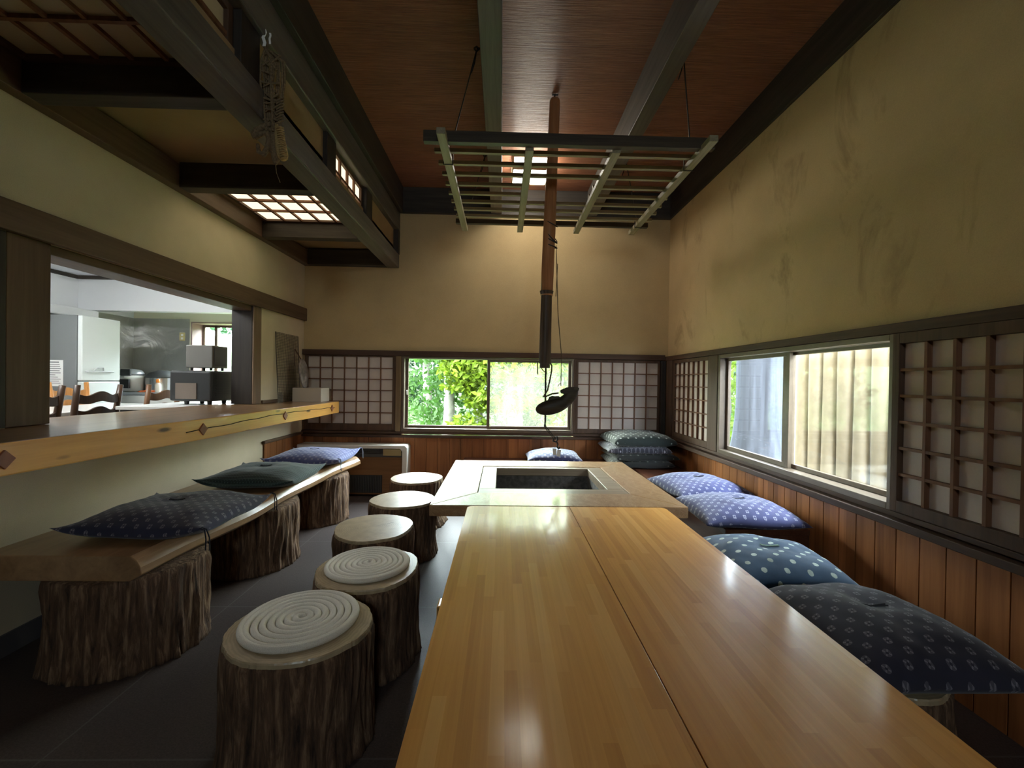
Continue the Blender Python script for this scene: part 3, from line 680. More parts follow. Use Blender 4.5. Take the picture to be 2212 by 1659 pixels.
f.grid(A, 31, 31); f.build('ash_bed', M['ash'], t, smooth=True)
for (x, y) in ((0.02, 3.0), (0.70, 3.0), (0.02, 3.82), (0.70, 3.82)):
    MB().box(x - 0.045, x + 0.045, y - 0.045, y + 0.045, 0, zp - 0.02).build('leg', M['brown_z'], t, 0.004)
MB().box(h0 - 0.03, h1 + 0.03, d0 - 0.03, d1 + 0.03, zp - 0.021, zp - 0.02).build('base_board', M['brown_x'], t)

t = thing('long_table', (0.39, 1.5, 0), 'long glossy laminated wood table running towards the hearth table', 'table')
def rrect(x0, x1, y0, y1, r00, r10, r11, r01):
    out = []
    for (cx, cy, r, s) in ((x0, y0, r00, 180), (x1, y0, r10, 270), (x1, y1, r11, 0), (x0, y1, r01, 90)):
        sx = 1 if cx == x0 else -1; sy = 1 if cy == y0 else -1
        for k in range(7):
            a = math.radians(s + 90 * k / 6); out.append((cx + sx * r + r * math.cos(a), cy + sy * r + r * math.sin(a)))
    return out
MB().prism(rrect(-0.195, 0.4112, 0.05, 2.606, 0.03, 0.002, 0.002, 0.035), 'z', 0.512, 0.55).build('top_panel', M['butcher'], t, 0.0009, seg=2)
MB().box(0.405, 0.421, 0.06, 2.59, 0.505, 0.5115).build('joint_shade', M['black'], t)  # black strip added under the gap so the joint reads as shadow
MB().prism(rrect(0.4148, 0.99, 0.05, 2.606, 0.002, 0.03, 0.035, 0.002), 'z', 0.512, 0.55).build('top_panel', M['butcher'], t, 0.0009, seg=2)
for y in (0.55, 2.36):
    MB().box(-0.14, 0.93, y - 0.045, y + 0.045, 0.45, 0.511).build('top_batten', M['pine'], t, 0.003)
    for x in (0.05, 0.74): MB().box(x - 0.045, x + 0.045, y - 0.04, y + 0.04, 0.101, 0.45).build('leg', M['pine'], t, 0.003)
    MB().box(-0.33, 1.0, y - 0.05, y + 0.05, 0.0, 0.10).build('foot', M['pine'], t, 0.01)
MB().box(0.36, 0.44, 0.51, 2.40, 0.28, 0.34).build('stretcher', M['pine'], t, 0.003)

# ---------------------------------------------------------------- benches at the windows
t = thing('wall_bench', (1.63, 3.8, 0), 'dark reddish wooden bench under the side window', 'bench')
MB().box(1.38, RX - 0.016, 2.64, 5.03, 0.375, 0.41).build('seat_board', M['bench_red'], t, 0.004)
MB().box(1.42, 1.45, 2.64, 4.59, 0.0, 0.374).build('front_panel', M['bench_red'], t, 0.002)
MB().box(1.45, RX - 0.016, 2.645, 2.675, 0.0, 0.374).build('end_panel', M['bench_red'], t, 0.002)
t = thing('wall_bench', (0.45, 4.8, 0), 'dark reddish wooden bench under the back window', 'bench')
MB().box(-0.42, 1.378, 4.60, 5.03, 0.375, 0.41).build('seat_board', M['bench_red'], t, 0.004)
MB().box(-0.38, 1.378, 4.64, 4.67, 0.0, 0.374).build('front_panel', M['bench_red'], t, 0.002)
MB().box(-0.38, -0.35, 4.67, 5.03, 0.0, 0.374).build('end_panel', M['bench_red'], t, 0.002)

# ---------------------------------------------------------------- cushions
def cushion(x, y, z, w, d, h, mat, label, rot=0.0, seed=0, group=None, droop=0.0, tuft=None, tassels=False, lift=0.0, plump=0.72, edge=0.5):
    t = thing('floor_cushion', (x, y, z), label, 'cushion', group, rot)
    N = 44; zm = h * 0.34
    def prof(u, v):
        q = max(0.0, (1 - abs(u) ** 2.4) * (1 - abs(v) ** 2.4)) ** edge
        return q
    def XY(u, v):
        return (w / 2 * u * (1 - 0.055 * (1 - v * v) * u * u), d / 2 * v * (1 - 0.055 * (1 - u * u) * v * v))
    def S(i, j, top):
        u = -1 + 2 * i / N; v = -1 + 2 * j / N; x_, y_ = XY(u, v); p = prof(u, v)
        wr = 0.010 * noise.noise(Vector((u * 2.3 + seed, v * 2.3, seed))) * p + 0.004 * noise.noise(Vector((u * 6 + seed, v * 6, seed))) * p
        base = zm + lift * (abs(u * v) ** 4) * h + 0.012 * noise.noise(Vector((u * 1.4, v * 1.4, seed + 3)))
        dip = 0.22 * h * math.exp(-((x_ * x_ + y_ * y_) / 0.003)) if tuft else 0
        if top: return (x_, y_, base + h * plump * p + wr - dip * 0.5)
        return (x_, y_, max(0.001, base - zm * 1.15 * p))
    b = MB(); b.grid(lambda i, j: S(i, j, True), N + 1, N + 1); b.grid(lambda i, j: S(N - i, j, False), N + 1, N + 1)
    c = b.build('cover', mat, t, local=True, smooth=True)
    bm = bmesh.new(); bm.from_mesh(c.data); bmesh.ops.remove_doubles(bm, verts=bm.verts, dist=1e-4)
    bmesh.ops.recalc_face_normals(bm, faces=bm.faces); bm.to_mesh(c.data); bm.free()
    if tuft:
        zt_ = S(N // 2, N // 2, True)[2]; k = MB()
        for s in (-1, 1):
            k.tube([(-0.035, 0.004 * s, zt_ + 0.009), (-0.012, 0.003 * s, zt_ + 0.005), (0.01, -0.002 * s, zt_ + 0.005), (0.045, -0.006 * s - 0.008, zt_ + 0.012)], 0.0026, 6)
        k.build('center_tuft', tuft, t, local=True)
    if tassels:
        for (u, v) in ((1, -1), (1, 1)):
            x_, y_ = XY(u, v); z_ = zm + lift * h
            for s in (0, 0.012):
                k = MB(); k.tube([(x_ - 0.01, y_ + s, z_), (x_ + 0.012, y_ + s, z_ - 0.008), (x_ + 0.018, y_ + s * 2, z_ - 0.05), (x_ + 0.016, y_ + s * 2.4, z_ - 0.10 - s)], 0.0028, 6)
                k.build('corner_cord', tuft or M['twine'], t, local=True)
    return t
blk = plain('black_thread', (0.012, 0.012, 0.02), 0.8)
gry = plain('grey_thread', (0.13, 0.14, 0.18), 0.8)
grn = plain('pale_green_thread', (0.35, 0.5, 0.42), 0.8)
ind = fabric('indigo_kasuri', (0.034, 0.040, 0.125), (0.40, 0.41, 0.52), 'kasuri', 0.030)
pale = fabric('lit_indigo_kasuri', (0.10, 0.12, 0.30), (0.52, 0.55, 0.72), 'kasuri', 0.026)  # paler copy of the indigo, with window light put into the colour
ind_d = fabric('deep_indigo_kasuri', (0.022, 0.022, 0.045), (0.26, 0.25, 0.30), 'kasuri', 0.033)
ind_n = fabric('navy_kasuri', (0.026, 0.028, 0.062), (0.27, 0.26, 0.30), 'kasuri', 0.029)
teal = fabric('teal_dots', (0.022, 0.068, 0.14), (0.55, 0.66, 0.60), 'dots', 0.048)
green = fabric('green_stripes', (0.012, 0.030, 0.030), (0.10, 0.165, 0.155), 'stripes', 0.030)
dkdot = fabric('dark_green_dots', (0.016, 0.026, 0.024), (0.50, 0.54, 0.50), 'dots', 0.040)
scal = fabric('black_scales', (0.026, 0.026, 0.040), (0.36, 0.35, 0.40), 'scales', 0.045)
blk_dot = fabric('black_dots', (0.014, 0.015, 0.014), (0.20, 0.21, 0.18), 'dots', 0.040)
cushion(-1.70, 2.33, 0.524, 0.67, 0.63, 0.125, ind_n, 'black and navy patterned cushion on the near end of the plank bench', 0.02, 1, tuft=blk, tassels=True, lift=0.3)
cushion(-1.74, 3.27, 0.524, 0.66, 0.62, 0.12, green, 'dark green striped cushion in the middle of the plank bench', 0.03, 2, tuft=blk, lift=0.35)
cushion(-1.72, 4.06, 0.524, 0.66, 0.62, 0.12, pale, 'indigo cushion, window light put into its paler blue, on the far end of the plank bench', 0.02, 3, tuft=gry, tassels=True, lift=0.4)
cushion(1.58, 3.47, 0.412, 0.60, 0.62, 0.15, ind, 'indigo cushion with small white crosses, second from the corner along the side window', 0.10, 4, tuft=blk, plump=0.7)
cushion(1.55, 2.83, 0.412, 0.62, 0.58, 0.145, ind, 'indigo cushion with small white crosses beside the near corner of the hearth table', -0.05, 5, tuft=blk, plump=0.7)
cushion(1.29, 2.07, 0.379, 0.56, 0.56, 0.15, teal, 'teal blue cushion with white dots beside the long table', -0.10, 6, tuft=grn, plump=0.72)
cushion(1.30, 1.49, 0.379, 0.57, 0.58, 0.16, ind_d, 'large dark indigo cushion nearest the camera on the right', 0.03, 7, tuft=blk, plump=0.72)
cushion(0.57, 4.78, 0.412, 0.60, 0.46, 0.14, ind, 'indigo cushion seen behind the far edge of the hearth table', 0.0, 8, plump=0.7)
GS = 'cushions stacked in the corner'
z = 0.412
for i, (m_, lab, h, dx) in enumerate(((blk_dot, 'lowest black cushion of the corner stack', 0.10, 0.0), (blk_dot, 'black faintly dotted cushion, second from the bottom of the corner stack', 0.095, 0.03),
                                      (scal, 'black cushion with pale interlocking rings, second from the top of the corner stack', 0.10, -0.03), (dkdot, 'dark green cushion with white dots on top of the corner stack', 0.135, 0.01))):
    cushion(1.46 + dx, 4.72, z, 0.66, 0.60, h, m_, lab, (-0.05, 0.06, -0.03, 0.04)[i], 10 + i, GS, plump=0.72, edge=0.3)
    z += h * 0.74

# coil mats of white rope
def coil(x, y, z, R, label, n):
    m = MB(); turns = 8; rr = R / (2 * turns); pts = []; S_ = turns * 44
    for i in range(S_ + 1):
        a = 2 * PI * i / 44; r = rr * 0.6 + (R - rr * 1.6) * min(1.0, i / (S_ - 44)); pts.append((r * math.cos(a + n), r * math.sin(a + n), rr * 0.8))
    m.tube(pts, rr * 0.97, 12)
    m.lathe([(R * 0.85, 0.001), (R * 0.85, rr * 0.5)], 0, 0, 48)
    mt = NT('cotton_rope_%d' % n); f = mt.noise(mt.coord(), 420, 3); mt.base(mt.ramp(f, [(0.3, (0.66, 0.61, 0.53)), (0.7, (0.86, 0.82, 0.74))])); mt.p(Roughness=0.9); mt.bump(f, 0.5, 0.004)
    o_ = m.build('coil_mat', mt.m, None, smooth=True, local=True); o_.location = (x, y, z); tag(o_, label, 'mat', 'coil mats on the log stools')
coil(-0.722, 1.61, 0.4095, 0.203, 'white spiral rope mat on the nearest log stool', 1)
coil(-0.625, 2.09, 0.4095, 0.195, 'white spiral rope mat on the second log stool', 2)

# ---------------------------------------------------------------- hanging rack
t = thing('hanging_rack', (0.42, 3.36, 2.72), 'smoke-darkened wooden lattice rack hung from the beams over the hearth', 'rack')
for x in (-0.378, 0.147, 0.686, 1.218):
    MB().box(x - 0.026, x + 0.026, 2.545 if x in (-0.378, 1.218) else 2.706, 4.20, 2.720, 2.757).build('slat', M['rack'], t, 0.003)
def xr(y): k = (y - 2.7) / 1.4; return -0.46 + 0.03 * k, 1.235 + 0.10 * k
ys = [2.83, 2.985, 3.14, 3.30, 3.46, 3.62, 3.775, 3.93]
for y in ys:
    a, b = xr(y)
    segs = [(a, b)] if y not in (3.30, 3.46) else [(a, 0.17), (0.66, b)]
    for (p, q) in segs: MB().box(p, q, y - 0.013, y + 0.016, 2.7575, 2.782).build('bar', M['rack_x'], t, 0.002)
MB().box(-0.50, 1.28, 2.66, 2.705, 2.738, 2.806).build('front_rail', M['rack_dark'], t, 0.003)
MB().box(-0.455, 1.345, 4.085, 4.13, 2.758, 2.80).build('back_rail', M['rack_dark'], t, 0.003)
for (xa, ya, za, xb, yb) in ((-0.19, 2.72, 3.335, -0.315, 2.69), (1.10, 2.72, 3.335, 1.135, 2.69), (-0.19, 4.0, 3.335, -0.36, 4.10), (1.10, 4.0, 3.335, 1.25, 4.10)):
    c = MB(); c.tube([(xa, ya, za), (xb, yb, 2.80)], 0.004, 6); c.tube([(xa, ya, za), (xa - 0.012, ya, za - 0.08), (xa - 0.03, ya, za - 0.14)], 0.004, 6); 
    c.tube([(xa - 0.015, ya, za + 0.01), (xa, ya, za + 0.022), (xa + 0.015, ya, za + 0.01), (xa, ya, za - 0.008), (xa - 0.015, ya, za + 0.01)], 0.006, 6)
    c.build('hanging_cord', M['iron'], t)
for (x, y) in ((-0.378, 2.90), (1.218, 2.90), (1.218, 3.98)):
    c = MB(); r_ = 0.031; c.tube([(x - r_, y, 2.79), (x - r_, y, 2.716), (x + r_, y, 2.716), (x + r_, y, 2.79)], 0.004, 6); c.build('wire_tie', M['iron'], t)
for (xa, xb) in ((-0.19, -0.158), (1.10, 1.053)):
    for y in (2.72, 4.0):
        k = MB(); k.tube([(xa, y, 3.345), (xb, y, 3.345)], 0.007, 8); tag(k.build('peg', M['iron']), ('dark peg in the %s grey beam holding the %s cord of the hanging rack' % ('left' if xa < 0 else 'right', 'front' if y < 3 else 'back')), 'peg')

# ---------------------------------------------------------------- pothook with carved fish
t = thing('hearth_pothook', (0.35, 3.33, 0.75), 'wooden hearth pothook pole with iron rod hanging from the ceiling', 'pothook')
m = MB(); PT = Vector((0.367, 3.33, 3.44)); PB = Vector((0.327, 3.33, 1.95))
m.tube([PT + (PB - PT) * k for k in (0, 0.012, 0.3, 0.65, 1)], [0.033, 0.040, 0.041, 0.047, 0.047], 24); m.build('pole', M['pole'], t, smooth=True)
m = MB(); m.tube([(0.327, 3.33, 1.96), (0.324, 3.33, 1.70), (0.322, 3.33, 1.435)], [0.042, 0.044, 0.046], 20); m.tube([(0.322, 3.33, 1.455), (0.322, 3.33, 1.40)], 0.039, 20)
m.tube([(0.327, 3.33, 1.985), (0.327, 3.33, 1.955)], [0.053, 0.046], 20); m.build('sooty_sleeve', M['pole_dark'], t)
m = MB(); m.tube([(0.366, 3.33, 3.43), (0.366, 3.33, 3.478)], 0.006, 8); m.tube([(0.345, 3.33, 3.474), (0.39, 3.33, 3.474)], 0.006, 6); m.build('ceiling_hook', M['iron'], t)
for zz, dz in ((2.50, 0.03), (2.41, 0.06), (2.375, 0.03), (2.33, 0.02)):
    m = MB(); pts = [(0.352 + 0.049 * math.cos(a), 3.33 + 0.049 * math.sin(a), zz - dz * math.cos(a + 0.6)) for a in [2 * PI * i / 20 for i in range(21)]]; m.tube(pts, 0.004, 6); m.build('lashing', M['iron'], t)
m = MB(); m.tube([(0.330, 3.33, 1.43), (0.331, 3.33, 1.2), (0.333, 3.33, 0.985)], 0.007, 8); m.build('iron_rod', M['iron'], t)
m = MB(); m.tube([(0.333, 3.33, 0.99), (0.325, 3.33, 0.955), (0.338, 3.33, 0.945), (0.333, 3.33, 0.975)], 0.005, 6)
m.tube([(0.328, 3.33, 0.95), (0.40, 3.33, 0.862)], 0.004, 6); m.tube([(0.338, 3.325, 0.955), (0.412, 3.325, 0.866)], 0.004, 6)
for k in range(3):
    m.tube([(0.345 + 0.02 * k, 3.33, 0.94 - 0.025 * k), (0.357 + 0.02 * k, 3.325, 0.938 - 0.025 * k)], 0.005, 6)
m.tube([(0.40, 3.33, 0.862), (0.395, 3.33, 0.845), (0.415, 3.33, 0.838), (0.43, 3.33, 0.855), (0.425, 3.33, 0.878), (0.412, 3.33, 0.872), (0.41, 3.33, 0.855)], 0.007, 8)
m.tube([(0.42, 3.33, 0.845), (0.432, 3.33, 0.82), (0.425, 3.33, 0.80), (0.438, 3.33, 0.785), (0.446, 3.33, 0.79), (0.444, 3.33, 0.802)], 0.006, 8)
m.build('iron_chain', M['iron'], t)
m = MB(); 
for (x0, z0, s) in ((0.408, 0.775, -0.2), (0.435, 0.765, 0.25)):
    m.face([(x0 - 0.012, 3.315, z0 - 0.035), (x0 + 0.014, 3.32, z0 - 0.037), (x0 + 0.018 + s * 0.02, 3.325, z0 + 0.012), (x0 - 0.014 + s * 0.02, 3.32, z0 + 0.016)])
o = m.build('paper_tag', M['paperw'], t); sm = o.modifiers.new('s', 'SOLIDIFY'); sm.thickness = 0.0015
m = MB(); m.tube([(0.395, 3.345, 2.34), (0.42, 3.345, 1.8), (0.448, 3.335, 1.51), (0.449, 3.335, 1.265)], 0.0032, 6)
m.tube([(0.449, 3.335, 1.285), (0.435, 3.335, 1.28), (0.425, 3.335, 1.262)], 0.003, 6); m.tube([(0.41, 3.345, 2.2), (0.40, 3.345, 1.95)], 0.003, 6); m.build('twine', M['twine'], t)
m = MB(); m.tube([(0.362, 3.325, 1.44), (0.375, 3.32, 1.42), (0.374, 3.32, 1.38), (0.36, 3.32, 1.30), (0.345, 3.322, 1.23), (0.322, 3.32, 1.195), (0.312, 3.32, 1.182), (0.335, 3.315, 1.185), (0.38, 3.32, 1.205), (0.43, 3.325, 1.212)], 0.006, 8)
m.tube([(0.285, 3.325, 1.445), (0.268, 3.32, 1.45), (0.266, 3.32, 1.43), (0.268, 3.32, 1.35)], 0.0045, 6); m.tube([(0.298, 3.325, 1.40), (0.305, 3.325, 1.385), (0.328, 3.325, 1.365)], 0.004, 6); m.build('cord', M['twine'], t)
# the carved fish is a lever on the rod
cl = [(0.257, 1.076, 0.012, 0.012), (0.268, 1.080, 0.028, 0.024), (0.29, 1.087, 0.044, 0.032), (0.33, 1.096, 0.056, 0.038), (0.38, 1.106, 0.060, 0.039), (0.43, 1.122, 0.056, 0.035),
      (0.47, 1.143, 0.049, 0.029), (0.503, 1.172, 0.047, 0.024), (0.528, 1.203, 0.044, 0.018), (0.55, 1.228, 0.030, 0.012), (0.572, 1.243, 0.012, 0.007)]
m = MB(); nn = 20; rings = []
for i, (x, z, hh, tt) in enumerate(cl):
    p0 = cl[max(0, i - 1)]; p1 = cl[min(len(cl) - 1, i + 1)]; dx, dz = p1[0] - p0[0], p1[1] - p0[1]; L = math.hypot(dx, dz); nx, nz_ = -dz / L, dx / L
    rings.append([(x + nx * hh * math.cos(2 * PI * k / nn), 3.30 + tt * math.sin(2 * PI * k / nn), z + nz_ * hh * math.cos(2 * PI * k / nn)) for k in range(nn)])
m.grid(lambda i, j: rings[j][i], nn, len(rings), True); m.f.append(tuple(reversed(range(nn)))); m.mi.append(0); m.f.append(tuple((len(cl) - 1) * nn + k for k in range(nn))); m.mi.append(0)
fb = m.build('carved_fish', M['fish'], t, smooth=True)
sd = fb.modifiers.new('s', 'SUBSURF'); sd.levels = 1; sd.render_levels = 2
fin = [(0.343, 1.148), (0.350, 1.168), (0.358, 1.183), (0.372, 1.187), (0.378, 1.191), (0.40, 1.187), (0.43, 1.190), (0.440, 1.176), (0.446, 1.170), (0.452, 1.14), (0.44, 1.11), (0.36, 1.10)]
m = MB(); m.prism(fin, 'y', 3.287, 3.313); m.build('dorsal_fin', M['fish'], fb, 0.005)
lobe = [(0.505, 1.19), (0.484, 1.184), (0.478, 1.196), (0.463, 1.208), (0.448, 1.209), (0.438, 1.222), (0.441, 1.234), (0.463, 1.246), (0.504, 1.261), (0.545, 1.258), (0.552, 1.23), (0.53, 1.19)]
m = MB(); m.prism(lobe, 'y', 3.288, 3.312); m.build('upper_fin', M['fish'], fb, 0.005)
m = MB(); m.prism([(0.515, 1.255), (0.545, 1.262), (0.565, 1.262), (0.582, 1.252), (0.578, 1.235), (0.56, 1.21), (0.54, 1.17), (0.53, 1.195), (0.55, 1.235)], 'y', 3.29, 3.306); m.build('tail_fin', M['fish'], fb, 0.003)

# ---------------------------------------------------------------- ceiling lamp behind the rack
t = thing('ceiling_lamp', (0.24, 4.37, 3.32), 'square lit paper lantern lamp on the ceiling behind the hanging rack', 'lamp')
lampm = emit('lamp_paper', (1.0, 0.96, 0.84), 7.0)
x0, x1, y0, y1, z0, z1 = 0.062, 0.42, 4.20, 4.54, 3.325, 3.478
MB().box(x0 + 0.012, x1 - 0.012, y0 + 0.012, y1 - 0.012, z0 + 0.012, z1 - 0.03).build('lamp_shade', lampm, t)
f = MB(); s = 0.02
for (a, b) in ((x0, y0), (x1 - s, y0), (x0, y1 - s), (x1 - s, y1 - s)): f.box(a, a + s, b, b + s, z0, z1)
for zz in (z0, z1 - 0.035): 
    hh = 0.022 if zz < z1 - 0.04 else 0.034
    f.box(x0 + s, x1 - s, y0, y0 + s * 0.6, zz, zz + hh); f.box(x0 + s, x1 - s, y1 - s * 0.6, y1, zz, zz + hh); f.box(x0, x0 + s * 0.6, y0 + s, y1 - s, zz, zz + hh); f.box(x1 - s * 0.6, x1, y0 + s, y1 - s, zz, zz + hh)
f.box((x0 + x1) / 2 - 0.009, (x0 + x1) / 2 + 0.009, y0, y0 + 0.011, z0 + 0.022, z1 - 0.035); f.box((x0 + x1) / 2 - 0.009, (x0 + x1) / 2 + 0.009, y0 + 0.012, y1 - 0.012, z0, z0 + 0.01); f.box(x0 + 0.02, x1 - 0.02, (y0 + y1) / 2 - 0.009, (y0 + y1) / 2 + 0.009, z0, z0 + 0.0105)
f.build('lamp_frame', wood('lamp_wood', (0.28, 0.19, 0.11), (0.46, 0.34, 0.21), 'x'), t, 0.002)

# ---------------------------------------------------------------- straw sandals hung on the transom beam
t = thing('hanging_straw_sandals', (-1.17, 2.22, 2.4), 'pair of old straw sandals with cords hanging from the upper beam', 'sandals')
def PX(px, py, y=2.2): return ((px - 1085) / 945 * y + 0.0006 * 0, y, 1.3 + (814 - py) / 945 * y)
def PT_(l, dy=0.0): return [PX(a, b, 2.23 + dy) for (a, b) in l]
rng = random.Random(3)
m = MB()
for k in range(12):
    a = 563 + k * 4.2
    m.tube(PT_([(573 + rng.uniform(-2, 2), 116), (a + rng.uniform(-3, 3), 145), (a + rng.uniform(-5, 5), 185), (569 + k * 3.2 + rng.uniform(-4, 4), 235), (576 + k * 2.6, 292)], -0.03 + 0.006 * (k % 5)), rng.uniform(0.0035, 0.006), 6)
for k in range(14):
    y_ = 130 + k * 11.5; a = 566 + rng.uniform(-3, 6)
    m.tube(PT_([(a, y_), (a + 14, y_ + rng.uniform(-14, 16)), (a + rng.uniform(24, 38), y_ + rng.uniform(-10, 14))], -0.03), rng.uniform(0.0035, 0.0055), 6)
for k in range(9):
    y_ = 226 + k * 6; m.tube(PT_([(596, y_ + 2), (604, y_ - 3), (612, y_ - 6)], -0.035), 0.004, 6)
m.tube(PT_([(575, 95), (574, 118)]), 0.004, 5); m.build('straw_cord', M['straw_dark'], t)
m = MB(); m.tube(PT_([(600, 276), (603, 300), (607, 325), (611, 345), (613, 352)], -0.02), [0.014, 0.022, 0.027, 0.026, 0.014], 10)
for k in range(14):
    y_ = 282 + k * 5; m.tube(PT_([(596 + k * 0.75, y_ + 3), (604 + k * 0.8, y_), (612 + k * 0.7, y_ + 3)], -0.045), 0.004, 5)
m.build('straw_sole', M['straw'], t, smooth=True)['label'] = 'yellower straw sole'
m = MB(); m.tube(PT_([(592, 270), (593, 300), (594, 325), (597, 350), (596, 362)], -0.005), [0.014, 0.020, 0.024, 0.020, 0.008], 10)
m.tube(PT_([(586, 275), (570, 283), (556, 292), (550, 302), (552, 308)], -0.02), [0.010, 0.016, 0.018, 0.016, 0.010], 8)
m.tube(PT_([(552, 308), (566, 298), (578, 297), (582, 312), (578, 330), (570, 342), (560, 336), (558, 320)], -0.02), [0.009, 0.013, 0.015, 0.015, 0.014, 0.014, 0.012, 0.008], 8)
m.tube(PT_([(596, 362), (598, 380), (606, 400)], -0.005), 0.0018, 5); m.build('straw_sole', M['straw_dark'], t, smooth=True)
for (a, b, c_, d_, tw) in ((566, 572.5, 77, 113, 4), (579.5, 583.5, 85, 108, 1)):
    m = MB(); q0 = PX(a, c_, 2.20); q1 = PX(b, d_, 2.20); n_ = 7
    m.grid(lambda i, j: (q0[0] + (q1[0] - q0[0]) * i + 0.002 * tw * math.sin(j * 1.6) * 0.6, 2.199 + 0.003 * math.sin(j * 1.1), q0[2] + (q1[2] - q0[2]) * j / (n_ - 1)), 2, n_)
    o = m.build('paper_streamer', M['paperw'], t); sm = o.modifiers.new('s', 'SOLIDIFY'); sm.thickness = 0.0015

# ---------------------------------------------------------------- heater
t = thing('fan_heater', (-1.64, 4.93, 0), 'wide brown floor heater with a cream top under the back window', 'heater')
hb = wood('heater_woodgrain', (0.16, 0.075, 0.03), (0.26, 0.135, 0.06), 'x', 0.6, 0.4)
MB().box(-2.225, -1.095, 4.85, 5.02, 0.02, 0.475).build('body', hb, t, 0.004)
c = MB(); c.prism([(-2.235, 0.55), (-2.235, 0.568), (-1.06, 0.568), (-1.035, 0.543), (-1.035, 0.01), (-1.09, 0.01), (-1.09, 0.50), (-1.105, 0.52), (-1.12, 0.53), (-2.235, 0.53)], 'y', 4.825, 5.025); c.build('cream_cover', M['white'], t, 0.008, seg=3)
MB().box(-2.225, -1.095, 4.848, 5.02, 0.476, 0.529).build('grille_panel', M['black'], t, 0.002)
MB().box(-2.225, -1.095, 4.842, 4.85, 0.435, 0.475).build('dark_band', M['charcoal'], t, 0.002)
gr = MB()
for k in range(4): gr.box(-1.92, -1.34, 4.838, 4.848, 0.468 + k * 0.016, 0.474 + k * 0.016)
gr.build('louvre', M['charcoal'], t)
MB().box(-1.30, -1.10, 4.836, 4.848, 0.452, 0.525).build('control_panel', plain('brass_panel', (0.42, 0.34, 0.17), 0.4, 0.5), t, 0.003)
MB().box(-1.66, -1.31, 4.842, 4.85, 0.04, 0.235).build('vent_backing', M['black'], t)
gr = MB()
for k in range(19): gr.box(-1.655 + k * 0.0182, -1.646 + k * 0.0182, 4.834, 4.842, 0.045, 0.23)
gr.build('vent_slats', M['charcoal'], t)

# ---------------------------------------------------------------- things on the counter's far end
t = thing('grill_net', (-2.22, 4.63, 1.047), 'upright wire grill net leaning on the left wall above the counter', 'wire net')
m = MB(); ya, yb, za, zb_ = 4.40, 4.88, 1.05, 1.75
def nx_(z_): return -2.225 - 0.035 * (z_ - za) / (zb_ - za)
m.tube([(nx_(za), ya, za), (nx_(zb_), ya, zb_), (nx_(zb_), yb, zb_), (nx_(za), yb, za), (nx_(za), ya, za)], 0.0035, 6); m.build('rim', M['iron'], t)
m = MB()
for k in range(1, 44): zz = za + (zb_ - za) * k / 44; m.tube([(nx_(zz), ya, zz), (nx_(zz), yb, zz)], 0.0016, 4)
for k in range(1, 22): yy = ya + (yb - ya) * k / 22; m.tube([(nx_(za), yy, za), (nx_(zb_), yy, zb_)], 0.0016, 4)
m.build('wire_mesh', M['iron'], t)
t = thing('carton', (-2.05, 4.75, 1.046), 'low white carton on the far end of the counter', 'box')
m = MB(); m.box(-2.19, -1.895, 4.62, 4.62 + 0.004, 1.046, 1.19); m.box(-2.19, -1.895, 4.842, 4.846, 1.046, 1.19); m.box(-2.19, -2.186, 4.624, 4.842, 1.046, 1.19); m.box(-1.899, -1.895, 4.624, 4.842, 1.046, 1.19); m.box(-2.186, -1.899, 4.624, 4.842, 1.046, 1.05)
m.build('carton_body', plain('carton_white', (0.62, 0.55, 0.47), 0.7), t)
t = thing('hand_fan', (-2.19, 4.74, 1.19), 'grey brown leaf-shaped fan with a thin handle standing in the carton', 'fan')
m = MB(); outl = []
for k in range(28):
    a = 2 * PI * k / 28; outl.append((4.75 + 0.135 * math.sin(a) * (1 - 0.25 * math.cos(a)) * 0.75, 1.31 + 0.17 * -math.cos(a) + 0.02))
rg = [[(-2.13 - 0.1 * (p[1] - 1.3) + s * 0.012 * (1 if sc < 1 else 0.15), 4.75 + (p[0] - 4.75) * sc, 1.33 + (p[1] - 1.33) * sc) for p in outl] for (sc, s) in ((0.02, 1), (0.5, 1), (0.9, 0.8), (1.0, 0), (0.9, -0.8), (0.5, -1), (0.02, -1))]
m.grid(lambda i, j: rg[j][i], 28, 7, True); m.build('fan_leaf', plain('grey_leaf', (0.24, 0.20, 0.18), 0.4, var=0.4, scale=25), t, smooth=True)
m = MB(); m.tube([(-2.15, 4.75, 1.47), (-2.18, 4.72, 1.54), (-2.20, 4.68, 1.60)], 0.006, 6); m.tube([(-2.20, 4.68, 1.60), (-2.20, 4.68, 1.42)], 0.004, 6); m.build('handle', M['brown_z'], t)
t = thing('glass_jar', (-2.19, 4.36, 1.046), 'small clear glass jar on the counter against the wire net', 'jar')
m = MB(); m.lathe([(0.022, 1.046), (0.024, 1.05), (0.024, 1.12), (0.017, 1.135), (0.017, 1.15)], -2.185, 4.36, 20); m.build('jar_body', glass('jar_glass', 0.25, (0.95, 0.97, 0.97), (0.6, 0.62, 0.62)), t, smooth=True)

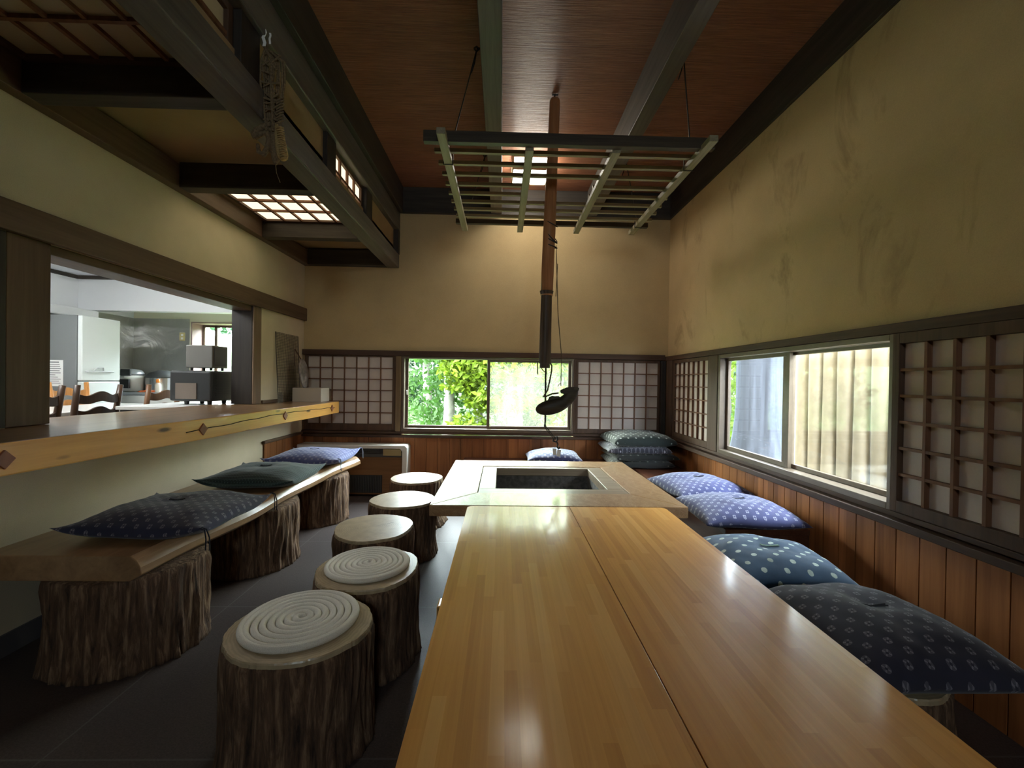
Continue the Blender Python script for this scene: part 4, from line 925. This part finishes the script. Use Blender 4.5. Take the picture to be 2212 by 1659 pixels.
# ---------------------------------------------------------------- kitchen beyond the hatch
KX, KY, KF, KC = -5.42, 6.55, 0.28, 2.55
m = MB().box(KX - 0.15, LX - LT, 0.6, KY + 0.15, KF - 0.12, KF); struct(m.build('floor_kitchen', plain('kitchen_floor', (0.32, 0.30, 0.27), 0.5)), 'pale kitchen floor beyond the hatch', 'floor')
m = MB().box(KX - 0.15, LX - LT, 0.6, KY + 0.15, KC, KC + 0.12); struct(m.build('ceiling_kitchen', M['kwhite']), 'white kitchen ceiling with dark battens', 'ceiling')
m = MB().box(KX - 0.15, KX, 0.6, KY + 0.15, KF, KC); struct(m.build('wall_kitchen_left', M['kwhite']), 'white kitchen wall behind the refrigerator', 'wall')
wx0, wx1, wz0, wz1 = -4.58, -3.2, 1.30, 2.09
m = MB(); m.box(KX, wx0, KY, KY + 0.25, KF, KC); m.box(wx1, LX - LT, KY, KY + 0.25, KF, KC); m.box(wx0, wx1, KY, KY + 0.25, KF, wz0); m.box(wx0, wx1, KY, KY + 0.25, wz1, KC)
struct(m.build('wall_kitchen_back', M['cream']), 'cream kitchen back wall around the kitchen window', 'wall')
m = MB().box(KX, LX - LT, 0.45, 0.6, KF, KC); struct(m.build('wall_kitchen_front', M['kwhite']), 'white kitchen wall at the near end', 'wall')
m = MB().box(LX - LT - 0.12, LX - LT, BY + T, KY + 0.1, KF, KC); struct(m.build('wall_kitchen_right', M['kwhite']), 'white kitchen wall beyond the hatch', 'wall')
trim(MB().box(KX + 0.001, LX - LT - 0.001, 5.70, 5.82, 2.115, KC - 0.001), M['kwhite'], 'white dropped band across the kitchen ceiling', 'soffit')
m = MB(); m.box(KX + 0.001, KX + 0.03, 0.61, 5.69, KC - 0.045, KC - 0.001); trim(m, M['dark_y'], 'dark cornice strip on the kitchen side wall', 'trim')
m = MB(); m.box(KX + 0.03, LX - LT - 0.002, 5.67, 5.699, KC - 0.045, KC - 0.001); trim(m, M['dark_x'], 'dark cornice strip on the kitchen dropped band', 'trim')
for y in (3.9, 4.8):
    trim(MB().box(KX + 0.03, LX - LT - 0.002, y, y + 0.05, KC - 0.03, KC - 0.001), M['dark_x'], 'dark batten on the kitchen ceiling, %s' % ('the nearer one' if y < 4 else 'the farther one'), 'trim')
trim(MB().box(KX + 0.001, KX + 0.28, 3.6, 5.695, 1.985, 2.10), M['kwhite'], 'white ledge on the kitchen wall above the refrigerator', 'ledge', 0.02)
t = thing('window_3', (-3.9, KY + 0.2, wz0), 'kitchen window with a pinkish deep jamb', 'window', kind='structure')
pj = plain('pink_jamb', (0.32, 0.22, 0.20), 0.6)
f = MB(); f.box(wx0 + 0.001, wx0 + 0.02, KY - 0.02, KY + 0.24, wz0, wz1 - 0.001); f.box(wx1 - 0.02, wx1 - 0.001, KY - 0.02, KY + 0.24, wz0, wz1 - 0.001); f.box(wx0 + 0.02, wx1 - 0.02, KY - 0.02, KY + 0.24, wz1 - 0.02, wz1 - 0.001); f.box(wx0 + 0.02, wx1 - 0.02, KY - 0.02, KY + 0.24, wz0, wz0 + 0.02)
f.build('jamb', pj, t)
s = MB(); sash(s, 'x', wx0 + 0.02, -3.86, KY + 0.20, KY + 0.225, wz0 + 0.02, wz1 - 0.02, 0.035); sash(s, 'x', -3.92, wx1 - 0.02, KY + 0.17, KY + 0.195, wz0 + 0.02, wz1 - 0.02, 0.035); s.box(-4.38, -4.34, KY + 0.2, KY + 0.225, wz0 + 0.02, wz1 - 0.02); s.build('sash', M['alu'], t)
MB().box(wx0 + 0.05, -3.89, KY + 0.21, KY + 0.214, wz0 + 0.05, wz1 - 0.05).build('pane', M['glass'], t); MB().box(-3.89, wx1 - 0.05, KY + 0.18, KY + 0.184, wz0 + 0.05, wz1 - 0.05).build('pane', M['glass'], t)
tag(MB().box(KX + 0.004, -4.61, KY - 0.006, KY - 0.001, 1.075, 2.13).build('steel_splashback', M['steel']), 'shiny steel sheet on the kitchen back wall behind the rice cooker', 'splashback')
tag(MB().box(KX + 0.001, KX + 0.004, 5.50, KY - 0.008, 1.075, 2.13).build('steel_splashback', M['steel']), 'shiny steel sheet on the kitchen side wall beside the refrigerator', 'splashback')
t = thing('wall_outlet', (-4.71, KY - 0.01, 1.80), 'beige wall outlet on the steel sheet', 'outlet')
MB().box(-4.75, -4.67, KY - 0.014, KY - 0.0065, 1.81, 1.93).build('cover_plate', plain('beige_plate', (0.55, 0.46, 0.22), 0.5), t, 0.003)
[MB().box(-4.725, -4.695, KY - 0.018, KY - 0.0145, z_, z_ + 0.03).build('socket', M['paperw'], t) for z_ in (1.83, 1.88)]
t = thing('refrigerator', (-5.02, 5.2, KF), 'tall grey white refrigerator in the kitchen', 'refrigerator')
frg = plain('fridge_grey', (0.17, 0.18, 0.18), 0.5); frw = plain('fridge_door', (0.74, 0.78, 0.76), 0.22)
MB().box(-5.38, -4.72, 4.955, 5.45, KF + 0.02, 1.955).build('body', frg, t, 0.01)
MB().box(-4.715, -4.665, 4.957, 5.448, 1.225, 1.953).build('door', frw, t, 0.012, seg=3)
MB().box(-4.715, -4.665, 4.957, 5.448, KF + 0.06, 1.215).build('door', frw, t, 0.012, seg=3)
m = MB(); m.tube([(-4.66, 5.0, 1.33), (-4.64, 5.01, 1.33), (-4.64, 5.33, 1.33), (-4.66, 5.34, 1.33)], 0.009, 8); m.tube([(-4.66, 5.10, 1.34), (-4.645, 5.12, 1.375), (-4.645, 5.2, 1.375), (-4.66, 5.22, 1.34)], 0.007, 8); m.build('door_handle', plain('handle_grey', (0.5, 0.52, 0.52), 0.3), t)
t = thing('paper_notice', (-4.9, 4.952, 1.2), 'white sheet of notes stuck on the side of the refrigerator', 'notice')
MB().box(-5.04, -4.86, 4.9505, 4.953, 1.16, 1.45).build('sheet', M['paperw'], t)
m = MB(); rg_ = random.Random(5)
for k in range(11):
    z_ = 1.42 - k * 0.023; m.box(-5.025, -5.025 + rg_.uniform(0.08, 0.145), 4.9495, 4.9505, z_, z_ + (0.012 if k == 0 else 0.006))
m.build('written_lines', plain('ink', (0.12, 0.12, 0.13), 0.8), t)
t = thing('kitchen_counter', (-4.0, 6.22, KF), 'white kitchen counter along the back wall', 'kitchen counter')
MB().box(KX + 0.01, -2.62, 5.93, KY - 0.01, KF + 0.08, 1.035).build('cabinet', M['kwhite'], t, 0.003)
MB().box(KX + 0.01, -2.62, 5.90, KY - 0.01, 1.035, 1.07).build('worktop', plain('steel_top', (0.55, 0.56, 0.56), 0.3, 0.7), t, 0.004)
for k in range(4):
    xk = -5.35 + k * 0.68; m = MB().box(xk, xk + 0.66, 5.912, 5.93, KF + 0.10, 0.86); d = m.build('cabinet_door', M['white'], t, 0.003)
    m = MB().box(xk, xk + 0.66, 5.912, 5.93, 0.875, 1.025); m.build('drawer', M['white'], t, 0.003)
t = thing('rice_cooker', (-5.12, 6.12, 1.071), 'white round rice cooker with a dark front panel', 'rice cooker')
MB().lathe([(0.155, 1.071), (0.17, 1.09), (0.175, 1.25), (0.165, 1.29)], -5.12, 6.12, 36).build('body', M['white'], t, smooth=True)
MB().lathe([(0.165, 1.291), (0.165, 1.32), (0.14, 1.36), (0.08, 1.38), (0.02, 1.383)], -5.12, 6.12, 36).build('lid', plain('lid_grey', (0.34, 0.35, 0.36), 0.3, 0.4), t, smooth=True)
m = MB().box(-5.085, -4.965, 5.925, 5.955, 1.12, 1.24); m.build('control_panel', M['black'], t, 0.006)
m = MB().box(-5.09, -4.96, 5.94, 5.97, 1.285, 1.375); m.build('lid_latch', M['charcoal'], t, 0.008)
t = thing('stock_pot', (-4.78, 6.28, 1.071), 'wide steel pot with a dark lid behind the bottle', 'pot')
MB().lathe([(0.19, 1.071), (0.20, 1.085), (0.20, 1.26)], -4.78, 6.28, 36).build('pot_body', plain('pot_steel', (0.45, 0.45, 0.45), 0.25, 1.0), t, smooth=False)
MB().lathe([(0.208, 1.262), (0.208, 1.275), (0.16, 1.33), (0.06, 1.365), (0.02, 1.37)], -4.78, 6.28, 36).build('lid', M['charcoal'], t, smooth=True)
t = thing('sauce_bottle', (-4.63, 5.99, 1.071), 'small sauce bottle with an orange cap on the kitchen counter', 'bottle')
MB().lathe([(0.032, 1.071), (0.034, 1.08), (0.034, 1.17), (0.016, 1.20)], -4.63, 5.99, 20).build('bottle_body', plain('bottle_pale', (0.66, 0.60, 0.50), 0.3), t, smooth=True)
MB().lathe([(0.021, 1.20), (0.023, 1.205), (0.020, 1.245), (0.012, 1.25)], -4.63, 5.99, 20).build('cap', plain('orange_cap', (0.75, 0.23, 0.03), 0.4), t, smooth=True)
t = thing('dish_cloth', (-4.76, 5.98, 1.071), 'orange red folded cloth beside the sauce bottle', 'cloth')
m = MB(); m.grid(lambda i, j: (-4.86 + 0.20 * i / 16, 5.93 + 0.10 * j / 8, 1.071 + 0.028 * max(0, math.sin(PI * i / 16)) ** 0.5 * max(0, math.sin(PI * j / 8)) ** 0.5 + 0.003 * math.sin(i)), 17, 9)
o = m.build('folded_cloth', plain('orange_cloth', (0.72, 0.16, 0.04), 0.9), t, smooth=True)
t = thing('kitchen_lamp', (-4.0, 3.5, KC - 0.06), 'long white fluorescent lamp on the kitchen ceiling', 'lamp')
MB().box(-4.45, -3.25, 3.05, 3.27, KC - 0.05, KC - 0.001).build('lamp_base', M['white'], t)
m = MB(); [m.tube([(-4.42, y_, KC - 0.07), (-3.28, y_, KC - 0.07)], 0.016, 10) for y_ in (3.11, 3.21)]; m.build('lamp_tube', emit('tube_light', (0.92, 0.97, 1.0), 34.0), t)
# kitchen table and chairs
t = thing('kitchen_table', (-4.02, 3.9, KF), 'white-topped kitchen table behind the hatch', 'table')
MB().box(-4.40, -3.62, 2.9, 5.0, 0.945, 0.98).build('tabletop', plain('table_white', (0.74, 0.73, 0.70), 0.25), t, 0.006)
for (x, y) in ((-4.33, 2.98), (-3.69, 2.98), (-4.33, 4.92), (-3.69, 4.92)): MB().box(x - 0.03, x + 0.03, y - 0.03, y + 0.03, KF, 0.944).build('leg', M['brown_z'], t, 0.003)
def ladder_chair(x, y, rot, mat, label, group=None):
    t = thing('ladder_back_chair', (x, y, KF), label, 'chair', group, rot)      # local: back at x=0, seat towards -x
    for s in (-1, 1):
        m = MB(); m.tube([(0.0, s * 0.185, 0), (0.0, s * 0.185, 0.42), (0.02, s * 0.19, 0.65), (0.06, s * 0.20, 0.93)], [0.02, 0.024, 0.024, 0.021], 10); m.build('back_post', mat, t, local=True, smooth=True)
        m = MB(); m.tube([(-0.38, s * 0.19, 0), (-0.38, s * 0.19, 0.43)], 0.02, 10); m.build('front_leg', mat, t, local=True)
    for (zc, hgt) in ((0.82, 0.075), (0.70, 0.06), (0.57, 0.05)):
        x_ = 0.02 + 0.04 * (zc - 0.65) / 0.28
        m = MB(); n_ = 20
        def Q(i, j, zc=zc, hgt=hgt, x_=x_):
            v = -1 + 2 * i / n_; wv = 0.018 * math.cos(v * PI * 1.5)
            zz = zc + (hgt / 2 if j in (1, 2) else -hgt / 2) + wv * (1 if j in (1, 2) else 0.6); xx = x_ + 0.03 * (1 - v * v) + (0.009 if j in (2, 3) else -0.009)
            return (xx, v * 0.185, zz)
        m.grid(lambda i, j: Q(i, j % 4), n_ + 1, 5); m.build('back_rung', mat, t, local=True)
    MB().box(-0.41, 0.01, -0.20, 0.20, 0.42, 0.455).build('seat', mat, t, 0.01, local=True)
    for s in (-1, 1): MB().box(-0.36, -0.02, s * 0.185 - 0.01, s * 0.185 + 0.01, 0.18, 0.205).build('stretcher', mat, t, local=True)
    return t
chd = wood('chair_backlit', (0.03, 0.016, 0.009), (0.075, 0.038, 0.022), 'z', 1, 0.35); cho = wood('chair_orange', (0.36, 0.14, 0.035), (0.56, 0.26, 0.08), 'z', 1, 0.35)  # near chairs' backlit darkness is put into their wood colour
chm = wood('chair_mid', (0.11, 0.05, 0.025), (0.22, 0.11, 0.055), 'z', 1, 0.35)
ladder_chair(-3.42, 3.22, 0, chd, 'dark ladder-back chair half hidden by the near hatch post')
ladder_chair(-3.48, 3.80, 0, chd, 'dark wavy ladder-back chair in the middle of the hatch')
ladder_chair(-3.42, 4.44, 0, chm, 'brown ladder-back chair just left of the black microwave')
ladder_chair(-4.52, 4.24, PI, cho, 'orange wooden chair beyond the table behind the half hidden dark chair')
ladder_chair(-4.52, 4.72, PI, cho, 'orange wooden chair beyond the table behind the middle dark chair')
t = thing('sideboard', (-2.86, 4.1, KF), 'white-topped kitchen sideboard against the counter', 'sideboard')
MB().box(-3.10, -2.64, 3.62, 4.55, KF, 1.015).build('cabinet', M['charcoal'], t, 0.003)
MB().box(-3.12, -2.63, 3.60, 4.57, 1.015, 1.043).build('top', plain('sideboard_white', (0.78, 0.78, 0.76), 0.4), t, 0.003)
t = thing('microwave_oven', (-2.72, 4.05, 1.044), 'black microwave seen from the back on the kitchen sideboard', 'microwave')
MB().box(-2.92, -2.555, 3.90, 4.22, 1.075, 1.345).build('body', M['black'], t, 0.02, seg=3)
MB().box(-2.86, -2.68, 3.893, 3.8995, 1.095, 1.235).build('back_label', plain('backlit_label', (0.15, 0.115, 0.09), 0.8), t)  # backlit shade put into the paper label's brown
m = MB()
for k in range(9): m.box(-2.5545, -2.549, 3.96, 4.16, 1.12 + k * 0.022, 1.13 + k * 0.022)
m.build('vent_slots', M['black'], t)
for (x, y) in ((-2.80, 3.95), (-2.60, 3.95), (-2.80, 4.15), (-2.60, 4.15)): MB().lathe([(0.016, 1.044), (0.02, 1.0745)], x, y, 12).build('foot', M['black'], t)
t = thing('toaster_oven', (-2.70, 4.1, 1.347), 'darkened toaster oven standing on the black microwave', 'toaster oven')
MB().box(-2.835, -2.60, 3.98, 4.20, 1.372, 1.575).build('body', plain('toaster_backlit', (0.135, 0.128, 0.112), 0.45), t, 0.006)  # backlit shade put into the toaster's grey
MB().box(-2.598, -2.592, 4.0, 4.18, 1.39, 1.56).build('side_panel', M['charcoal'], t)
for (x, y) in ((-2.80, 4.01), (-2.63, 4.01), (-2.80, 4.17), (-2.63, 4.17)): MB().lathe([(0.010, 1.347), (0.012, 1.3715)], x, y, 10).build('foot', M['black'], t)

# ---------------------------------------------------------------- outdoors
def GZ(x, y): return -0.35 + max(0, y - 9) * 0.16 + 0.12 * noise.noise(Vector((x * 0.3, y * 0.3, 0)))
m = MB(); m.grid(lambda i, j: (-30 + 60 * i / 60, -6 + 46 * j / 60, GZ(-30 + 60 * i / 60, -6 + 46 * j / 60) if -6 + 46 * j / 60 > 5.3 or -30 + i > 2.2 else -0.35), 61, 61)
g = m.build('ground', M['ground'], None, smooth=True, local=True); struct(g, 'sloping green woodland floor outside the windows', 'ground')
g = MB().box(RX + 0.16, 5.5, -1, 5.2, -0.349, -0.33).build('bounce_strip', plain('bounce_gravel', (0.42, 0.40, 0.36), 0.9, var=0.15, scale=60)); struct(g, 'added pale gravel strip, unseen, bouncing light onto the pole fence', 'bounce_strip')  # unseen pale ground added to bounce light up onto the fence
def leaf_cloud(mb, c, rad, n, size, rng, flat=0.35):
    for _ in range(n):
        while True:
            p = Vector((rng.uniform(-1, 1), rng.uniform(-1, 1), rng.uniform(-1, 1)))
            if p.length <= 1: break
        p = Vector((c[0] + p.x * rad[0], c[1] + p.y * rad[1], c[2] + p.z * rad[2])); s = size * rng.uniform(0.6, 1.3)
        nrm = Vector((rng.gauss(0, 1), rng.gauss(-0.4, 1), rng.gauss(0.8, 1))).normalized(); u = nrm.orthogonal().normalized(); u.rotate(Matrix.Rotation(rng.uniform(0, 6.28), 3, nrm)); v = nrm.cross(u)
        mb.face([p - u * s, p - v * s * 0.5 + nrm * s * 0.1, p + u * s, p + v * s * 0.5 + nrm * s * 0.1])
def tree(name, x, y, h, tr, clouds, leaf, size, bark, label, cat, seed, lean=0.0, branches=(), group=None):
    z0 = GZ(x, y) - 0.05; t = thing(name, (x, y, z0), label, cat, group); rng = random.Random(seed)
    m = MB(); m.tube([(x + lean * k * h + 0.03 * math.sin(k * 9 + seed), y, z0 + h * k) for k in (0, 0.04, 0.2, 0.4, 0.6, 0.8, 1.0)], [tr * 1.4, tr * 1.1, tr, tr * 0.9, tr * 0.75, tr * 0.5, tr * 0.25], 12)
    for b in branches: m.tube(b, [tr * 0.35, tr * 0.28, tr * 0.12][:len(b)], 8)
    m.build('trunk', bark, t, smooth=True)
    if clouds:
        m = MB()
        for (c, rad, n) in clouds: leaf_cloud(m, c, rad, n, size, rng)
        m.build('foliage', leaf, t)
    return t
TG = 'woodland trees outside the back window'
R = random.Random(21)
# bright maple whose boughs hang in front of the left pane
tree('maple_tree', 0.35, 9.6, 3.4, 0.09, [((-0.75, 9.2, 1.5), (0.62, 0.6, 0.36), 620), ((-0.5, 9.1, 0.95), (0.32, 0.4, 0.35), 260), ((-0.95, 9.15, 1.15), (0.35, 0.4, 0.10), 120), ((-0.3, 9.3, 2.3), (1.4, 0.9, 0.5), 1900), ((0.25, 9.1, 1.55), (0.9, 0.9, 0.35), 700), ((-0.9, 9.4, 1.9), (0.7, 0.7, 0.25), 420), ((0.1, 9.2, 0.85), (0.9, 0.7, 0.22), 420), ((-0.7, 9.2, 0.35), (0.45, 0.5, 0.25), 240), ((1.4, 9.6, 2.0), (1.2, 1.0, 0.7), 900), ((1.6, 9.5, 0.7), (1.1, 0.9, 0.5), 560), ((0.3, 9.8, 2.9), (1.6, 1.0, 0.4), 500)],
     M['leaf_lime'], 0.085, M['birch'], 'bright yellow green maple filling the left pane of the back window', 'tree', 1, 0.02, [[(0.36, 9.6, 1.5), (-0.2, 9.4, 1.8), (-0.8, 9.3, 1.95)], [(0.36, 9.6, 0.5), (-0.1, 9.5, 0.62), (-0.55, 9.4, 0.45)]], TG)
k = 0
for (x, y, tr, lab) in ((-1.28, 10.4, 0.13, 'pale straight trunk left of the maple, the thickest in the left pane'), (-2.15, 12.6, 0.12, 'pale trunk at the left edge of the left pane'), (-0.62, 11.6, 0.09, 'thin pale trunk just behind the maple boughs'), (0.28, 11.0, 0.12, 'pale trunk near the middle of the back window'),
                        (1.35, 10.8, 0.12, 'leaning pale trunk seen through the hazy right pane'), (2.6, 13.0, 0.12, 'far pale trunk at the right edge of the hazy pane'), (0.9, 14.0, 0.10, 'slim far trunk behind the hazy pane')):
    k += 1; zc = GZ(x, y)
    cl = [((x + R.uniform(-0.8, 0.8), y + R.uniform(-0.5, 0.8), zc + R.uniform(1.9, 2.7)), (1.3, 0.9, 0.6), 300) for _ in range(4)] + [((x + R.uniform(-0.9, 0.9), y + R.uniform(0.2, 0.9), zc + R.uniform(0.3, 1.6)), (0.9, 0.6, 0.5), 260) for _ in range(2)]
    tree('woodland_tree', x, y, 3.9, tr, cl, M['leaf_green'], 0.09, M['birch'], lab, 'tree', 30 + k, 0.03 if k == 5 else (0.01 if k % 2 else -0.008), group=TG)
for i in range(9):
    x = -8 + 2.3 * i + R.uniform(-0.5, 0.5); y = 15.5 + R.uniform(-1, 2.5); zc = GZ(x, y)
    cl = [((x + R.uniform(-1.2, 1.2), y + R.uniform(-0.6, 0.8), zc + 0.3 + 0.75 * q), (1.6, 1.2, 0.7), 380) for q in range(5)]
    tree('forest_tree', x, y, 4.2, 0.14, cl, M['leaf_dark'], 0.13, M['birch'], 'shaded tree in the row closing the view outside the back windows', 'tree', 60 + i, group='row of shaded trees closing the view')
m = MB(); rng = random.Random(77)
for i in range(30): leaf_cloud(m, (-7 + 0.55 * i, 12.8 + rng.uniform(-1.6, 1.6), GZ(-7 + 0.55 * i, 12.8) + 0.2), (0.7, 0.6, 0.45), 150, 0.08, rng)
tag(m.build('undergrowth', M['leaf_green']), 'green undergrowth covering the woodland floor', 'undergrowth', kind='stuff')
# side yard: trunk, shrubs, pole fence, shed
z0 = -0.35
t = thing('large_tree', (3.35, 5.65, z0), 'massive grey blue furrowed trunk just outside the far side pane', 'tree')
m = MB(); n_, nz_ = 64, 24
def TP(i, j):
    a = 2 * PI * i / n_; zz = 4.5 * j / (nz_ - 1); r = 0.27 + 0.20 * max(0, 1 - (zz) / 1.6) ** 2 * (1 + 0.5 * math.sin(3 * a)); r *= 1 + 0.09 * abs(noise.noise(Vector((math.cos(a) * 4, math.sin(a) * 4, zz * 0.5)))) + 0.05 * noise.noise(Vector((math.cos(a) * 9, math.sin(a) * 9, zz)))
    return (3.36 + r * math.cos(a), 5.62 + r * math.sin(a), z0 + zz)
m.grid(TP, n_, nz_, True); m.build('trunk', M['trunk_big'], t, smooth=True)
m = MB(); rng = random.Random(5)
for c in ((3.9, 5.6, 3.6), (3.7, 6.6, 3.9), (4.4, 5.2, 3.5)): leaf_cloud(m, c, (1.3, 1.4, 0.4), 700, 0.12, rng)
m.build('foliage', M['leaf_green'], t)  # unseen canopy added to shade the trunk below
for i, (x, y, lab) in enumerate(((4.3, 8.2, 'bright leafy bush left of the massive trunk'), (5.3, 10.2, 'bright leafy bush farther behind the massive trunk'), (6.4, 7.4, 'leafy bush to the right behind the massive trunk'))):
    tree('leafy_bush', x, y, 2.0, 0.04, [((x, y, 0.5), (1.0, 0.8, 0.9), 700), ((x, y, 1.9), (1.1, 0.9, 0.8), 700), ((x + 0.2, y + 0.2, 3.0), (1.1, 0.9, 0.7), 500)], M['leaf_lime'], 0.08, M['birch'], lab, 'bush', 90 + i, group='bushes outside the side window')
t = thing('pole_fence', (2.62, 2.9, z0), 'fence of pale upright rounded poles close outside the side window', 'fence')
proto = None
for i in range(17):
    y = 3.80 - i * 0.160; gap = 0.0
    r_ = 0.079 if i not in (4, 6) else 0.075
    m = MB(); m.grid(lambda a, b: (2.66 - 0.042 * math.sin(PI * a / 14) - 0.004 * math.sin(i * 3 + b), y - r_ * math.cos(PI * a / 14), z0 + (1.85 - z0) * b / 6), 15, 7)
    m.f.append(tuple(range(15))); m.mi.append(0); m.f.append(tuple(range(6 * 15, 7 * 15))[::-1]); m.mi.append(0); m.face([(2.66, y - r_, z0), (2.66, y + r_, z0), (2.66, y + r_, 1.85), (2.66, y - r_, 1.85)])
    o = m.build('pole', M['fence'], t, smooth=False)
    for p in o.data.polygons: p.use_smooth = len(p.vertices) == 4 and p.area < 0.06
for zz in (0.1, 1.45): MB().box(2.661, 2.70, 1.1, 3.9, zz, zz + 0.08).build('rail', M['fence'], t)
t = thing('garden_shed', (5.4, 7.9, z0), 'small dark shed seen between the massive trunk and the fence', 'shed')
MB().box(4.75, 6.0, 7.2, 8.5, z0, 1.9).build('shed_wall', plain('shed_wall', (0.075, 0.08, 0.075), 0.8, var=0.1), t)
MB().box(4.6, 6.2, 7.05, 8.65, 1.9, 2.02).build('shed_roof', M['charcoal'], t)
